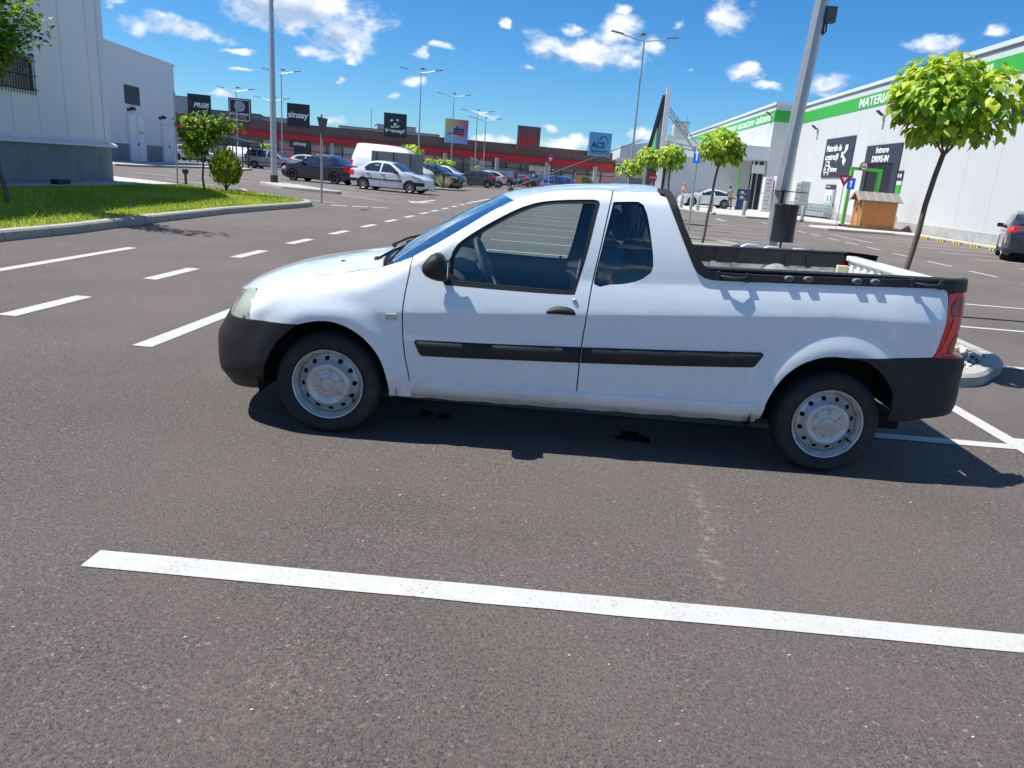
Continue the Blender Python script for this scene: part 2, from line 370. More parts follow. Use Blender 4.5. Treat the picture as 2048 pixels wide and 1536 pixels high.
# ---------------------------------------------------------------- ground
def asphalt():
    M,t,b=raw('asphalt'); g=t.new('NewGeometry').outputs['Position']
    wb=t.vec('ADD',g,t.vec('MULTIPLY',t.vec('SUBTRACT',t.noise(g,60,3,.6,1),(.5,.5,.5)),(.035,.035,0)))
    v1=t.new('TexVoronoi',feature='DISTANCE_TO_EDGE'); t.put(v1.inputs['Vector'],wb); v1.inputs['Scale'].default_value=92
    v2=t.new('TexVoronoi'); t.put(v2.inputs['Vector'],wb); v2.inputs['Scale'].default_value=92
    v3=t.new('TexVoronoi'); t.put(v3.inputs['Vector'],g); v3.inputs['Scale'].default_value=190
    sc=t.new('SeparateXYZ'); t.put(sc.inputs[0],v2.outputs['Color']); s3=t.new('SeparateXYZ'); t.put(s3.inputs[0],v3.outputs['Color'])
    big=t.noise(g,.35,5,.6); mid=t.noise(g,2.2,5,.6); hue=t.noise(g,.8,4,.6); fine=t.noise(g,260,3,.7)
    stone=t.ramp(sc.outputs[0],[(0,(.110,.094,.085)),(.35,(.168,.142,.129)),(.75,(.218,.187,.169)),(.97,(.28,.24,.215)),(1,(.50,.45,.40))])
    stone=t.mix(t.rng(s3.outputs[1],.1,.95,0,.30),stone,(.145,.12,.108,1)); stone=t.mix(t.rng(fine,.45,.75,0,.25),stone,(.36,.31,.28,1))
    stone=t.mix(t.rng(hue,.40,.60,0,.55),stone,(.165,.158,.128,1))
    c=t.mix(t.math('SUBTRACT',1,t.rng(v1.outputs['Distance'],.0,.10)),stone,(.125,.104,.092,1))
    c=t.mix(t.rng(t.noise(g,76,5,.75),.40,.50,.92,0),c,(.030,.025,.022,1))
    c=t.mix(t.rng(t.noise(g,30,4,.65),.32,.46,.55,0),c,(.07,.058,.05,1))
    c=t.mix(t.rng(big,.3,.7,.0,.35),c,(.265,.226,.205,1)); c=t.mix(t.rng(mid,.35,.70,0,.32),c,(.15,.125,.113,1))
    # dusty streak where water has run
    mp=t.new('Mapping'); t.put(mp.inputs['Vector'],g); mp.inputs['Rotation'].default_value=(0,0,R(5)); sx=t.new('SeparateXYZ'); t.put(sx.inputs[0],mp.outputs[0])
    wob=t.math('MULTIPLY',t.math('SUBTRACT',t.noise(g,2.2,5,.65),.5),.42)
    for x0,wd,y0,y1,k in ((.54,.025,2.3,4.15,.6),(.57,.09,2.2,4.1,.28),(-1.38,.10,2.9,3.9,.22),(-.92,.14,1.2,2.2,.30)):
        d=t.math('ABSOLUTE',t.math('ADD',t.math('SUBTRACT',sx.outputs[0],x0),wob))
        f=t.math('MULTIPLY',t.math('SUBTRACT',1,t.rng(d,wd*.2,wd*2.)),t.math('MULTIPLY',t.rng(sx.outputs[1],y0,y0+.8),t.math('SUBTRACT',1,t.rng(sx.outputs[1],y1-.5,y1))))
        c=t.mix(t.math('MULTIPLY',f,t.math('MULTIPLY',t.rng(t.noise(g,22,6,.7),.42,.72),k)),c,(.50,.40,.30,1))
    c=t.mix(t.rng(t.noise(g,1.1,5,.6),.50,.68,0,.30),c,(.21,.165,.145,1))
    # pale scuffs and darker tyre-polished lanes
    c=t.mix(t.rng(t.noise(g,5.5,6,.7),.62,.82,0,.28),c,(.36,.34,.29,1))
    wl=t.new('TexWave',bands_direction='X'); mw=t.new('Mapping'); t.put(mw.inputs['Vector'],g); mw.inputs['Rotation'].default_value=(0,0,R(-2)); t.put(wl.inputs['Vector'],mw.outputs[0]); wl.inputs['Scale'].default_value=.17; wl.inputs['Distortion'].default_value=2.5; wl.inputs['Detail'].default_value=2
    c=t.mix(t.math('MULTIPLY',t.rng(wl.outputs[1],.6,1),t.rng(big,.4,.6,0,.20)),c,(.13,.115,.108,1))
    t.put(b.inputs['Base Color'],c); t.put(b.inputs['Roughness'],t.math('ADD',.72,t.math('MULTIPLY',mid,.2))); b.inputs['Specular IOR Level'].default_value=.35
    bn=t.new('Bump'); bn.inputs['Strength'].default_value=1.; bn.inputs['Distance'].default_value=.009
    t.put(bn.inputs['Height'],t.math('ADD',t.math('ADD',t.rng(v1.outputs['Distance'],0,.3,0,.35),t.math('MULTIPLY',t.noise(g,88,5,.75),1.2)),t.math('ADD',t.math('MULTIPLY',fine,.35),t.math('MULTIPLY',t.noise(g,30,3),.5)))); t.put(b.inputs['Normal'],bn.outputs[0])
    return M
A_=MB(); A_.add([(-700,-60,0),(700,-60,0),(700,900,0),(-700,900,0)],[(0,1,2,3)])
tag(A_.build('asphalt_ground',asphalt()),kind='structure')
def paint():
    M,t,b=raw('road_paint'); g=t.new('NewGeometry').outputs['Position']
    f=t.rng(t.math('ADD',t.noise(g,70,5,.7),t.math('MULTIPLY',t.noise(g,4,4),.35)),.72,.90)
    c=t.mix(t.noise(g,9,5),(.42,.42,.40,1),(.52,.52,.49,1)); c=t.mix(t.math('MULTIPLY',f,.7),c,(.16,.15,.14,1)); t.put(b.inputs['Base Color'],c); b.inputs['Roughness'].default_value=.7
    bn=t.new('Bump'); bn.inputs['Strength'].default_value=.5; bn.inputs['Distance'].default_value=.004; t.put(bn.inputs['Height'],t.noise(g,120,3)); t.put(b.inputs['Normal'],bn.outputs[0])
    return M
PAINT=paint()
LN=MB()
def line(x0,y0,x1,y1,w=.12,z=.004):
    d=Vector((x1-x0,y1-y0,0)); n=Vector((-d.y,d.x,0)).normalized()*w/2; L=d.length; k=max(1,int(L/.25)) if y0<8 else 1
    rr=rnd; a=[];b=[]
    for i in range(k+1):
        p=Vector((x0,y0,z))+d*i/k; j=.006 if k>1 else 0
        a.append(p+n*(1+rr.uniform(-1,1)*j/(w/2)*.5)); b.append(p-n*(1+rr.uniform(-1,1)*j/(w/2)*.5))
    LN.grid([a,b])
line(-1.67,2.55,9,2.37,.128)                       # long line in front of the pickup
line(3.37,-2,3.37,6.2,.13,.005); line(-1.6,4.97,3.31,4.95,.11)    # spine line and the line under the pickup
line(3.37,9.3,3.4,10.6,.13)
for i,y in enumerate([7.72,10.3,12.9,15.45,17.85,20.3,22.85,25.2,27.5,29.95,32.5,35.2,37.8,40.4]):
    dx=(y-15)*.012; s_=[3.5,3.5][0]+dx
    if i>0: line(-1.45+dx,y+.02,s_,y,.11)
    line(s_,y,8.3+dx*.6,y-.02,.11)
line(-1.5,7.45,3.3,7.45,.11)
for y in (5.1,): line(3.4,y,8.3,y,.11)
line(3.55,12.0,3.9,33,.12)
line(-3.17,5.72,-3.12,7.45,.16); line(-3.12,9.6,-3.1,11,.13)
for y in (-1,1.5,4.0,6.38,8.78,11.24,13.6,16.0,18.35,20.65,23.0,25.3,27.2,29.4,31.6,33.8,35.9): line(-4.72+max(0,(y-14))*.03,y,-4.70+max(0,(y-13))*.03,y+1.1,.17)
line(-4.05,37.2,-3.7,44,.17)
line(-6.36,1,-6.36,11.4,.15)
for y0,y1 in ((42,39),(35.4,34.2),(33.5,32.3),(31.35,30.15),(29.25,28.1),(27.2,26.1),(24.95,23.55),(22.55,21.25),(20.2,18.95),(17.7,16.4),(15.2,13.9),(12.7,11.4)): line(11.25+(30-y0)*-.012,y0,11.3+(30-y1)*-.01,y1,.13)
line(12.6,34.8,12.68,30.2,.13); line(13.8,43,14,42,.13)
for y in (35.25,32.6,30,27.55,25.2,22.7,20.2,17.7): line(14.0,y,19.0,y+.05,.12)
line(-7.8,-2,-7.8,4,.12)
for a in [(-22.5,40.6,-18,38.3),(-22.8,45,-22.2,46.7),(-18.2,35.8,-14.87,33.5),(-20.2,43.2,-15.8,39.84),(-15.6,30.7,-14,29.9),(-26,55,-23.8,53.7),(-21.7,52.9,-19.7,53.4),(-19,46.4,-16.3,44.7),(-13.3,32.6,-11.4,29),(-20.1,53.7,-15.8,51.2),(-23.5,63.4,-21.6,61.2),(-12.4,36.6,-7.9,34.0),(-13,39.9,-7.14,36.8),(-10.7,29,-7.9,27.7),(-12,38.4,-7.18,34.8),(-9.57,34.2,-7.22,32.0),(-16,47.5,-10,46.5),(-16,44,-9.5,41.8),(-6.2,50.1,-5.6,49.9),(-5.2,50.5,-4.5,50.6),(-4.7,61.3,-4.2,61.4),(-26,66,-19,64),(-28,70,-20,67.5)]: line(*a,.13)
for k in range(3): line(-7.6+k*.62,26.1+k*.35,-7.1+k*.62,26.35+k*.35,.3)
LN.add([(-5.95,32.2,.004),(-5.1,33.6,.004),(-5.75,33.5,.004),(-5.55,36.4,.004),(-5.8,36.4,.004),(-6.0,33.5,.004),(-6.45,33.7,.004)],[(0,1,2,3,4,5,6)])
LN.add([(8.95,40.2,.004),(9.35,41,.004),(9.1,41,.004),(9.1,42.5,.004),(8.85,42.5,.004),(8.85,41,.004),(8.6,41,.004)],[(0,1,2,3,4,5,6)])
tag(LN.build('road_markings',PAINT),kind='structure')
OIL=mat('damp_oil',(.035,.032,.030),.95,var=.3,spec=.05)
o_=MB()
for cx,cy,r_,k in ((-.72,4.62,.055,.8),(-.60,4.60,.05,1),(-.74,4.68,.02,1),(.62,4.48,.075,1.6),(.60,4.56,.045,1.4),(.70,4.44,.03,1)):
    n=18; o_.add([(cx,cy,.005)]+[(cx+k*r_*(1+rnd.uniform(-.3,.3))*math.cos(i*2*math.pi/n),cy+r_*(1+rnd.uniform(-.3,.3))*math.sin(i*2*math.pi/n),.005) for i in range(n)],[(0,1+i,1+(i+1)%n) for i in range(n)])
tag(o_.build('oil_stains',OIL),kind='structure')

pb=MB(); rp=random.Random(17)
for k in range(90):
    x=rp.uniform(-2.6,3.2); y=rp.uniform(1.3,4.0) if k<120 else rp.uniform(4,7); r_=rp.uniform(.002,.0045)*(1.6 if rp.random()<.08 else 1); pb.ball((x,y,r_*.5),r_,(1.3,1,.7),6)
tag(pb.build('loose_pebbles',mat('pale_pebble',(.50,.48,.42),.8,var=.4,vs=3),None,smooth=40),kind='stuff')
# ---------------------------------------------------------------- the white pickup
def car_paint(name,col,rough=.28):
    M=mat(name,col,rough,coat=1.,var=.015,vs=2); b=M.node_tree.nodes['Principled BSDF']; b.inputs['Coat Roughness'].default_value=.03; b.inputs['IOR'].default_value=1.5
    return M
WHITE=car_paint('white_paint',(.77,.825,.86))
def grime():
    t=NT(WHITE.node_tree); b=t.n['Principled BSDF']; src=b.inputs['Base Color'].links[0].from_socket; ob=t.new('TexCoord').outputs['Object']; sx=t.new('SeparateXYZ'); t.put(sx.inputs[0],ob)
    low=t.math('SUBTRACT',1,t.rng(sx.outputs[2],.26,.60)); f=t.math('MULTIPLY',low,t.rng(t.noise(ob,7,7,.7),.35,.75))
    c=t.mix(t.math('MULTIPLY',f,.34),src,(.40,.37,.33,1))
    ms=t.new('Mapping'); t.put(ms.inputs['Vector'],ob); ms.inputs['Rotation'].default_value=(0,R(12),0); ms.inputs['Scale'].default_value=(1.2,1,34)
    sc=t.math('MULTIPLY',t.rng(t.noise(ms.outputs[0],2.2,3,.5),.70,.74),t.rng(t.noise(ob,1.7,2),.5,.6)); c=t.mix(t.math('MULTIPLY',sc,.35),c,(.93,.93,.93,1))
    t.put(b.inputs['Base Color'],c)
    t.put(b.inputs['Coat Roughness'],t.math('ADD',.02,t.math('MULTIPLY',f,.25)))
grime()
BLK=mat('black_plastic',(.012,.0125,.014),.5,var=.25,vs=9,bump=.25,bs=500,spec=.42,dirt=((.06,.056,.052),3,.22))
RUB=mat('black_rubber',(.012,.012,.013),.6)
TYR=mat('tyre_rubber',(.020,.020,.021),.78,var=.3,vs=8,bump=.3,bs=60,dirt=((.09,.075,.06),6,.35))
DRK=mat('dark_underside',(.010,.010,.011),.9)
STL=mat('silver_steel',(.56,.565,.57),.32,metal=.6,var=.05,vs=12,dirt=((.30,.27,.24),16,.35))
CAPM=mat('silver_cap',(.50,.50,.49),.36,metal=.5,var=.05,vs=12)
GL=glass('clear_glass',(.80,.88,.86),1.5,.0,.03); GLD=glass('tinted_glass',(.42,.48,.52),1.52,.0,.03); GLW=glass('windscreen_glass',(.5,.6,.62),1.6,.0,.28)
INT=mat('grey_interior',(.13,.14,.155),.75,var=.2,vs=5); INL=mat('light_interior',(.30,.30,.28),.7); SEAT=mat('seat_cloth',(.22,.25,.30),.9,var=.25,vs=30)
BEDM=mat('worn_bed_paint',(.62,.61,.55),.6,var=.1,vs=4,dirt=((.22,.18,.12),5,.75))
RED=mat('red_lens',(.85,.012,.010),.30,coat=.4,var=.15,vs=25,spec=.3); RED2=mat('dark_red_lens',(.42,.006,.008),.3,coat=.4,spec=.3); RED3=mat('bright_red_lens',(.95,.06,.04),.25,coat=.5,spec=.3)
def headlens():
    M,t,b=raw('headlight_lens'); ob=t.new('TexCoord').outputs['Object']; w=t.new('TexWave',bands_direction='Z'); t.put(w.inputs['Vector'],ob); w.inputs['Scale'].default_value=38; w.inputs['Distortion'].default_value=.3
    t.put(b.inputs['Base Color'],t.mix(w.outputs[0],(.36,.39,.32,1),(.62,.66,.56,1))); b.inputs['Roughness'].default_value=.15; b.inputs['Coat Weight'].default_value=1; b.inputs['Metallic'].default_value=.25; return M
HL=headlens(); GREY=mat('dull_grey_lamp',(.55,.54,.44),.3,coat=.6)
HDG=.0043
T=empty('pickup_truck',(-1.228+.826*math.sin(HDG),4.129+.826*math.cos(HDG),0),HDG,'white two-seat pickup truck parked side-on with black bumpers and silver steel wheels','pickup')
def ts(side,off=0.):
    return lambda s,z: TS(s,z,side,off)
FEND_TOP=[(-.60,.797),(-.409,.844),(-.28,.871),(-.166,.891),(.041,.929),(.248,.977),(.353,1.013),(.455,1.058)]
ARCHF=[(.357,.256),(.352,.35),(.330,.443),(.288,.526),(.216,.605),(.125,.660),(.034,.684),(-.058,.677),(-.149,.652)]
GAP1=[(.459,1.059),(.455,.984),(.438,.865),(.431,.764),(.434,.639),(.448,.512),(.468,.417),(.485,.333)]
GAP2=[(1.540,1.500),(1.530,1.447),(1.500,1.237),(1.466,1.001),(1.451,.823),(1.440,.672),(1.437,.460),(1.437,.366)]
PILLAR=[(.46,1.062),(.599,1.150),(.736,1.242),(.873,1.336),(1.0,1.408),(1.15,1.460),(1.3,1.486),(1.5,1.501)]
RUB_OUT=[(.645,.942),(.662,.957),(.666,.995),(.667,1.037),(.677,1.079),(.706,1.150),(.813,1.237),(.949,1.324),(1.052,1.380),(1.156,1.416),(1.298,1.437),(1.440,1.449),(1.465,1.444),(1.472,1.427),(1.461,1.368),(1.427,1.166),(1.389,.991),(1.376,.934),(.660,.929)]
RUB_IN=[(.70,.958),(.693,1.018),(.697,1.080),(.724,1.131),(.830,1.215),(.965,1.304),(1.089,1.369),(1.193,1.402),(1.363,1.420),(1.438,1.425),(1.447,1.416),(1.405,1.15),(1.374,1.0),(1.362,.955)]
QWIN=[(1.545,1.445),(1.680,1.457),(1.710,1.442),(1.734,1.394),(1.761,1.293),(1.785,1.18),(1.792,1.122),(1.784,1.087),(1.740,1.049),(1.662,1.019),(1.56,1.004),(1.478,1.000),(1.503,1.203)]
CUT=[(1.8,1.512),(1.823,1.505),(1.866,1.422),(1.926,1.301),(1.984,1.189),(2.010,1.140),(2.039,1.105),(2.079,1.083),(2.123,1.075),(2.329,1.081),(2.871,1.106),(3.395,1.127),(3.430,1.115)]
TLB=[(3.452,1.085),(3.470,1.005),(3.472,.917),(3.450,.814),(3.412,.746)]
ARCHR=[(2.921,.712),(2.843,.712),(2.768,.698),(2.676,.655),(2.600,.584),(2.549,.496),(2.516,.396),(2.511,.315)]
def arcpts(P,step=.03): # smooth a coarse polyline
    o=[]; n=len(P)
    for i in range(n-1):
        p0,p1,p2,p3=P[max(i-1,0)],P[i],P[i+1],P[min(i+2,n-1)]; k=max(1,int(math.hypot(p2[0]-p1[0],p2[1]-p1[1])/step))
        for j in range(k):
            t=j/k; o.append(tuple(.5*(2*b+(c-a)*t+(2*a-5*b+4*c-d)*t*t+(-a+3*b-3*c+d)*t**3) for a,b,c,d in zip(p0,p1,p2,p3)))
    return o+[P[-1]]
g=.0035
CRL=[[(x,crease(x)+d) for x in (.30,.6,1.0,1.5,2.0,2.45,2.75)] for d in (-.005,.005)]+[[(x,belt(x)+.015+d) for x in (.48,1.,1.59,1.62,2.2,3.0,3.40)] for d in (-.004,.004)]
for side in (-1,1):
    inn=(0,-side*.022,0)
    fl=lambda p,side=side:Vector((0,-side*.022,0))
    m_=MB(); O=arcpts(ARCHF)+[(-.36,.648),(-.484,.642),(-.505,.70),(-.531,.763),(-.56,.785)]+arcpts(FEND_TOP)+[(x-g,z) for x,z in arcpts(GAP1)]+[(.484,.262)]
    panel(m_,O,ts(side),(),.028,fl,(0,side,0),CRL); m_.build('fender',WHITE,T,smooth=50,fix=False)
    m_=MB(); O=[(x+g,z) for x,z in arcpts(GAP1)][::-1]+arcpts(PILLAR)+[(x-g,z) for x,z in arcpts(GAP2)]+[(1.108,.357),(.827,.348)]
    panel(m_,O,ts(side),[arcpts(RUB_OUT+[RUB_OUT[0]])[:-1]],.028,fl,(0,side,0),CRL); D_=m_.build('door',WHITE,T,smooth=50,fix=False)
    m_=MB(); panel(m_,arcpts(RUB_OUT+[RUB_OUT[0]])[:-1],ts(side,-.004),[arcpts(RUB_IN+[RUB_IN[0]])[:-1]],.03,fl,(0,side,0)); m_.build('window_seal',RUB,D_,smooth=50,fix=False)
    m_=MB(); panel(m_,arcpts(RUB_IN+[RUB_IN[0]])[:-1],ts(side,-.017),(),.06,None,(0,side,0)); m_.build('window',GL,D_,smooth=180,fix=False)
    # handle
    m_=MB(); hn=[(1.226,.823),(1.229,.835),(1.244,.853),(1.268,.864),(1.298,.868),(1.335,.867),(1.361,.861),(1.378,.852),(1.389,.836),(1.389,.826)]
    def hmap(s,z,side=side): 
        d=min(edist((s,z),hn),.02)/.02; return TS(s,z,side,.006+.018*math.sin(d*1.57))
    panel(m_,hn,hmap,(),.008,(0,-side*.02,0),(0,side,0)); m_.build('handle',BLK,D_,smooth=60,fix=False)
    m_=MB(); p=Vector(TS(1.377,.904,side)); m_.lathe([(.0001,.008),(.009,.008),(.013,.004),(.014,-.004)],16,Matrix.Translation(p)@Matrix.Rotation(side*R(-90),4,'X')); m_.build('lock',STL,D_,smooth=40,fix=False)
    # rear side panel
    m_=MB(); O=arcpts(ARCHR)[::-1]+[(3.1,.722),(3.25,.732),(3.408,.744)]+arcpts(TLB[::-1])+arcpts(CUT[::-1])+[(1.7,1.507),(1.62,1.505)]+[(x+g,z) for x,z in arcpts(GAP2)]+[(1.437,.372),(2.0,.385),(2.45,.395)]
    panel(m_,O,ts(side),[arcpts(QWIN+[QWIN[0]])[:-1]],.028,fl,(0,side,0),CRL); SP=m_.build('side_panel',WHITE,T,smooth=50,fix=False)
    m_=MB(); panel(m_,arcpts(QWIN+[QWIN[0]])[:-1],ts(side,-.004),(),.05,None,(0,side,0)); m_.build('quarter_window',GLD,SP,smooth=180,fix=False)
    m_=MB(); q=arcpts(QWIN+[QWIN[0]])[:-1]; cx,cz=1.64,1.23; qi=[(cx+(x-cx)*.9,cz+(z-cz)*.93) for x,z in q]; panel(m_,q,ts(side,-.012),[qi],.03,None,(0,side,0)); m_.build('window_frame',RUB,SP,fix=False)
    # sill with its outward step, and the rusty seam below
    m_=MB(); rows=[]
    for z,o in ((.366,-.012),(.358,.002),(.345,.006),(.322,.004),(.30,-.004),(.285,-.010),(.268,-.030)):
        rows.append([TS(x,z+.0175*(x-.49) if z>.3 else z+.009*(x-.49),side,o) for x in [.47+(2.515-.47)*i/40 for i in range(41)]])
    m_.grid(rows); m_.build('sill',WHITE,T,smooth=60)
    m_=MB(); rows=[[TS(x,z+.009*(x-.4)+(.003*math.sin(x*23)+.0015*math.sin(x*57))*(z<.25),side,o) for x in [.37+(2.5-.37)*i/60 for i in range(61)]] for z,o in ((.272,-.032),(.245,-.034),(.244,-.20))]
    m_.grid(rows); m_.build('sill_seam',mat('rusty_primer',(.42,.42,.40),.7,dirt=((.20,.09,.04),7,.6)),T)
    # rub strip in two pieces
    for O in ([(.507,.610),(.500,.598),(.508,.576),(.530,.530),(.545,.519),(.8,.527),(1.437,.553),(1.437,.645),(.9,.622)],[(1.444,.553),(1.9,.575),(2.405,.606),(2.422,.611),(2.452,.662),(2.462,.685),(2.447,.698),(1.9,.668),(1.444,.645)]):
        def smap(s,z,O=O,side=side):
            d=min(edist((s,z),O),.022)/.022; return TS(s,z,side,.004+.018*math.sin(d*1.57))
        m_=MB(); panel(m_,O,smap,(),.016,(0,-side*.015,0),(0,side,0)); m_.build('rub_strip',BLK,T,smooth=60,fix=False)
    # headlight, indicator, tail light
    HO=[(-.488,.640),(-.51,.70),(-.537,.763),(-.565,.783),(-.62,.786),(-.80,.768),(-.95,.742),(-1.0,.71),(-.98,.66),(-.8,.634),(-.6,.634)]
    m_=MB(); panel(m_,HO,ts(side,-.004),(),.03,None,(0,side,0)); m_.build('headlight',HL,T,smooth=180,fix=False)
    m_=MB(); panel(m_,rounded([(.336,.714),(.336,.748),(.401,.751),(.401,.715)],.008),lambda s,z,side=side:TS(s,z,side,.008),(),.02,(0,-side*.012,0),(0,side,0)); m_.build('indicator',GREY,T,smooth=40,fix=False)
    TO=[(3.458,1.108),(3.476,1.005),(3.478,.917),(3.456,.814),(3.418,.744),(3.6,.735),(3.80,.74),(3.80,.90),(3.80,1.112)]
    m_=MB(); panel(m_,TO,ts(side,.002),(),.03,(0,-side*.02,0),(0,side,0)); TLT=m_.build('tail_light',RED,T,smooth=180,fix=False)
    m_=MB(); panel(m_,rounded([(3.56,.98),(3.53,1.02),(3.58,1.08),(3.78,1.09),(3.78,.97)],.03),ts(side,.006),(),.03,(0,-side*.004,0),(0,side,0)); m_.build('lens_segment',RED2,TLT,smooth=180,fix=False)
    m_=MB(); panel(m_,rounded([(3.50,.77),(3.55,.84),(3.58,1.0),(3.62,1.0),(3.60,.84),(3.56,.765)],.02),ts(side,.006),(),.03,(0,-side*.004,0),(0,side,0)); m_.build('lens_segment',RED3,TLT,smooth=180,fix=False)
    m_=MB(); panel(m_,rounded([(3.60,.76),(3.60,.84),(3.66,.88),(3.78,.86),(3.78,.76)],.03),ts(side,.006),(),.03,(0,-side*.004,0),(0,side,0)); m_.build('lens_segment',RED2,TLT,smooth=180,fix=False)
    # wheel arch liners
    for cx,cz,Rr,z0 in ((.0,.29,.40,.2),(2.885,.30,.435,.3)):
        m_=MB(); rows=[]
        for a in range(-10,191 if cx<1 else 172,10 if cx<1 else 13):
            c_,s_=math.cos(R(a)),math.sin(R(a)); rows.append([(cx-Rr*c_,side*yy,cz+Rr*s_/.98) for yy in (.835,.80,.55)])
        m_.grid(rows); rr_=[(cx,side*.55,cz)]; m_.add([(cx,side*.55,cz)]+[r_[2] for r_ in rows],[(0,i+1,i+2) for i in range(len(rows)-1)]); m_.build('wheel_arch',DRK,T)
# hood
def cz_(x): return smooth([(-.74,.712),(-.69,.742),(-.615,.800),(-.469,.868),(-.287,.920),(-.046,.972),(.146,1.008),(.235,1.022)],x)
m_=MB(); rows=[]
NS=34
for i in range(NS+1):
    t=i/NS; s=-.60+t*.885; z=lerp(FEND_TOP,s); ex,ey,ez=TS(s,z,-1); ey=-ey-.004; ez+=.001
    xc=-.72+(t**1.0)*.935; zc=cz_(xc); row=[]
    for j in range(33):
        u=-1+j/16; a=abs(u); k=a**2.6
        x=xc+(ex-xc)*k; zz=zc+(ez-zc)*a**2.3; row.append((x,ey*u,zz))
    rows.append(row)
m_.grid([[ (p[0]-.012,p[1],p[2]-.05) for p in rows[0]]]+rows+[[(p[0]+.01,p[1],p[2]-.03) for p in rows[-1]]]); HD=m_.build('hood',WHITE,T,smooth=45)
m_=MB(); m_.lathe([(.0001,.01),(.008,.01),(.011,.003),(.011,-.01)],10,Matrix.Translation((-.02,-.42,.957))@Matrix.Diagonal((1.6,.8,1,1))); m_.build('washer_nozzle',BLK,HD)
# cowl under the windscreen
m_=MB(); m_.grid([[(.16+.18*abs(u)**2.4,u*.72,.955+.035*(1-u*u)) for u in [-1+k/10 for k in range(21)]],[(.27+.15*abs(u)**2.4,u*.70,.985+.03*(1-u*u)) for u in [-1+k/10 for k in range(21)]],[(.31+.14*abs(u)**2.4,u*.70,1.0+.03*(1-u*u)) for u in [-1+k/10 for k in range(21)]]]); m_.build('cowl',BLK,T,smooth=60)
# windscreen and roof
WS_E=[(.362,1.012),(.46,1.062),(.599,1.150),(.736,1.242),(.873,1.336),(1.0,1.408)]
def wse(v):
    n=len(WS_E)-1; i=min(int(v*n),n-1); k=v*n-i; return tuple(WS_E[i][j]+(WS_E[i+1][j]-WS_E[i][j])*k for j in (0,1))
rows=[]
for i in range(21):
    v=i/20; ex,ezz=wse(v); x_,ey,ez=TS(ex,ezz,-1,-.003); cxx=.232+(.900-.232)*v-.0; czz=1.022+(1.424-1.022)*v+.018*math.sin(math.pi*v); ey=-ey
    rows.append([(cxx+(ex-cxx)*abs(u)**2.2,ey*u,czz+(ez-czz)*abs(u)**2.2) for u in [-1+k/14 for k in range(29)]])
m_=MB(); m_.grid([[p for p in r_[0:29]] for r_ in rows]); m_.build('windscreen',GLW,T,smooth=180)
m_=MB()
m_.grid([[(p[0]+.003,p[1],p[2]-.004) for p in r_] for r_ in rows[:2]]); 
for k in (0,27): m_.grid([[(p[0]+.003,p[1],p[2]-.004) for p in r_[k:k+2]] for r_ in rows])
m_.build('windscreen_surround',RUB,T)
RE=[(1.0,1.409),(1.08,1.438),(1.15,1.461),(1.3,1.487),(1.5,1.502),(1.65,1.507),(1.80,1.511)]
RC=[(.900,1.425),(.949,1.447),(1.094,1.481),(1.3,1.514),(1.5,1.534),(1.68,1.545),(1.83,1.549)]
m_=MB(); rows=[]
for i in range(25):
    v=i/24*6; k=min(int(v),5); f_=v-k; e=[RE[k][j]+(RE[k+1][j]-RE[k][j])*f_ for j in (0,1)]; c=[RC[k][j]+(RC[k+1][j]-RC[k][j])*f_ for j in (0,1)]
    _,ey,ez=TS(e[0],e[1],-1,-.001); ey=-ey
    rows.append([(c[0]+(e[0]-c[0])*abs(u)**2.2,ey*u,c[1]+(ez-c[1])*abs(u)**2.6) for u in [-1+q/16 for q in range(33)]])
m_.grid(rows); RF=m_.build('roof',WHITE,T,smooth=60)
m_=MB(); m_.tube([(.93,-.02,1.44),(.95,-.02,1.462)],.018,10); m_.tube([(.94,-.02,1.458),(1.1,-.02,1.53),(1.74,-.02,1.815)],.0042,6,r2=.0025); m_.build('antenna',RUB,T)
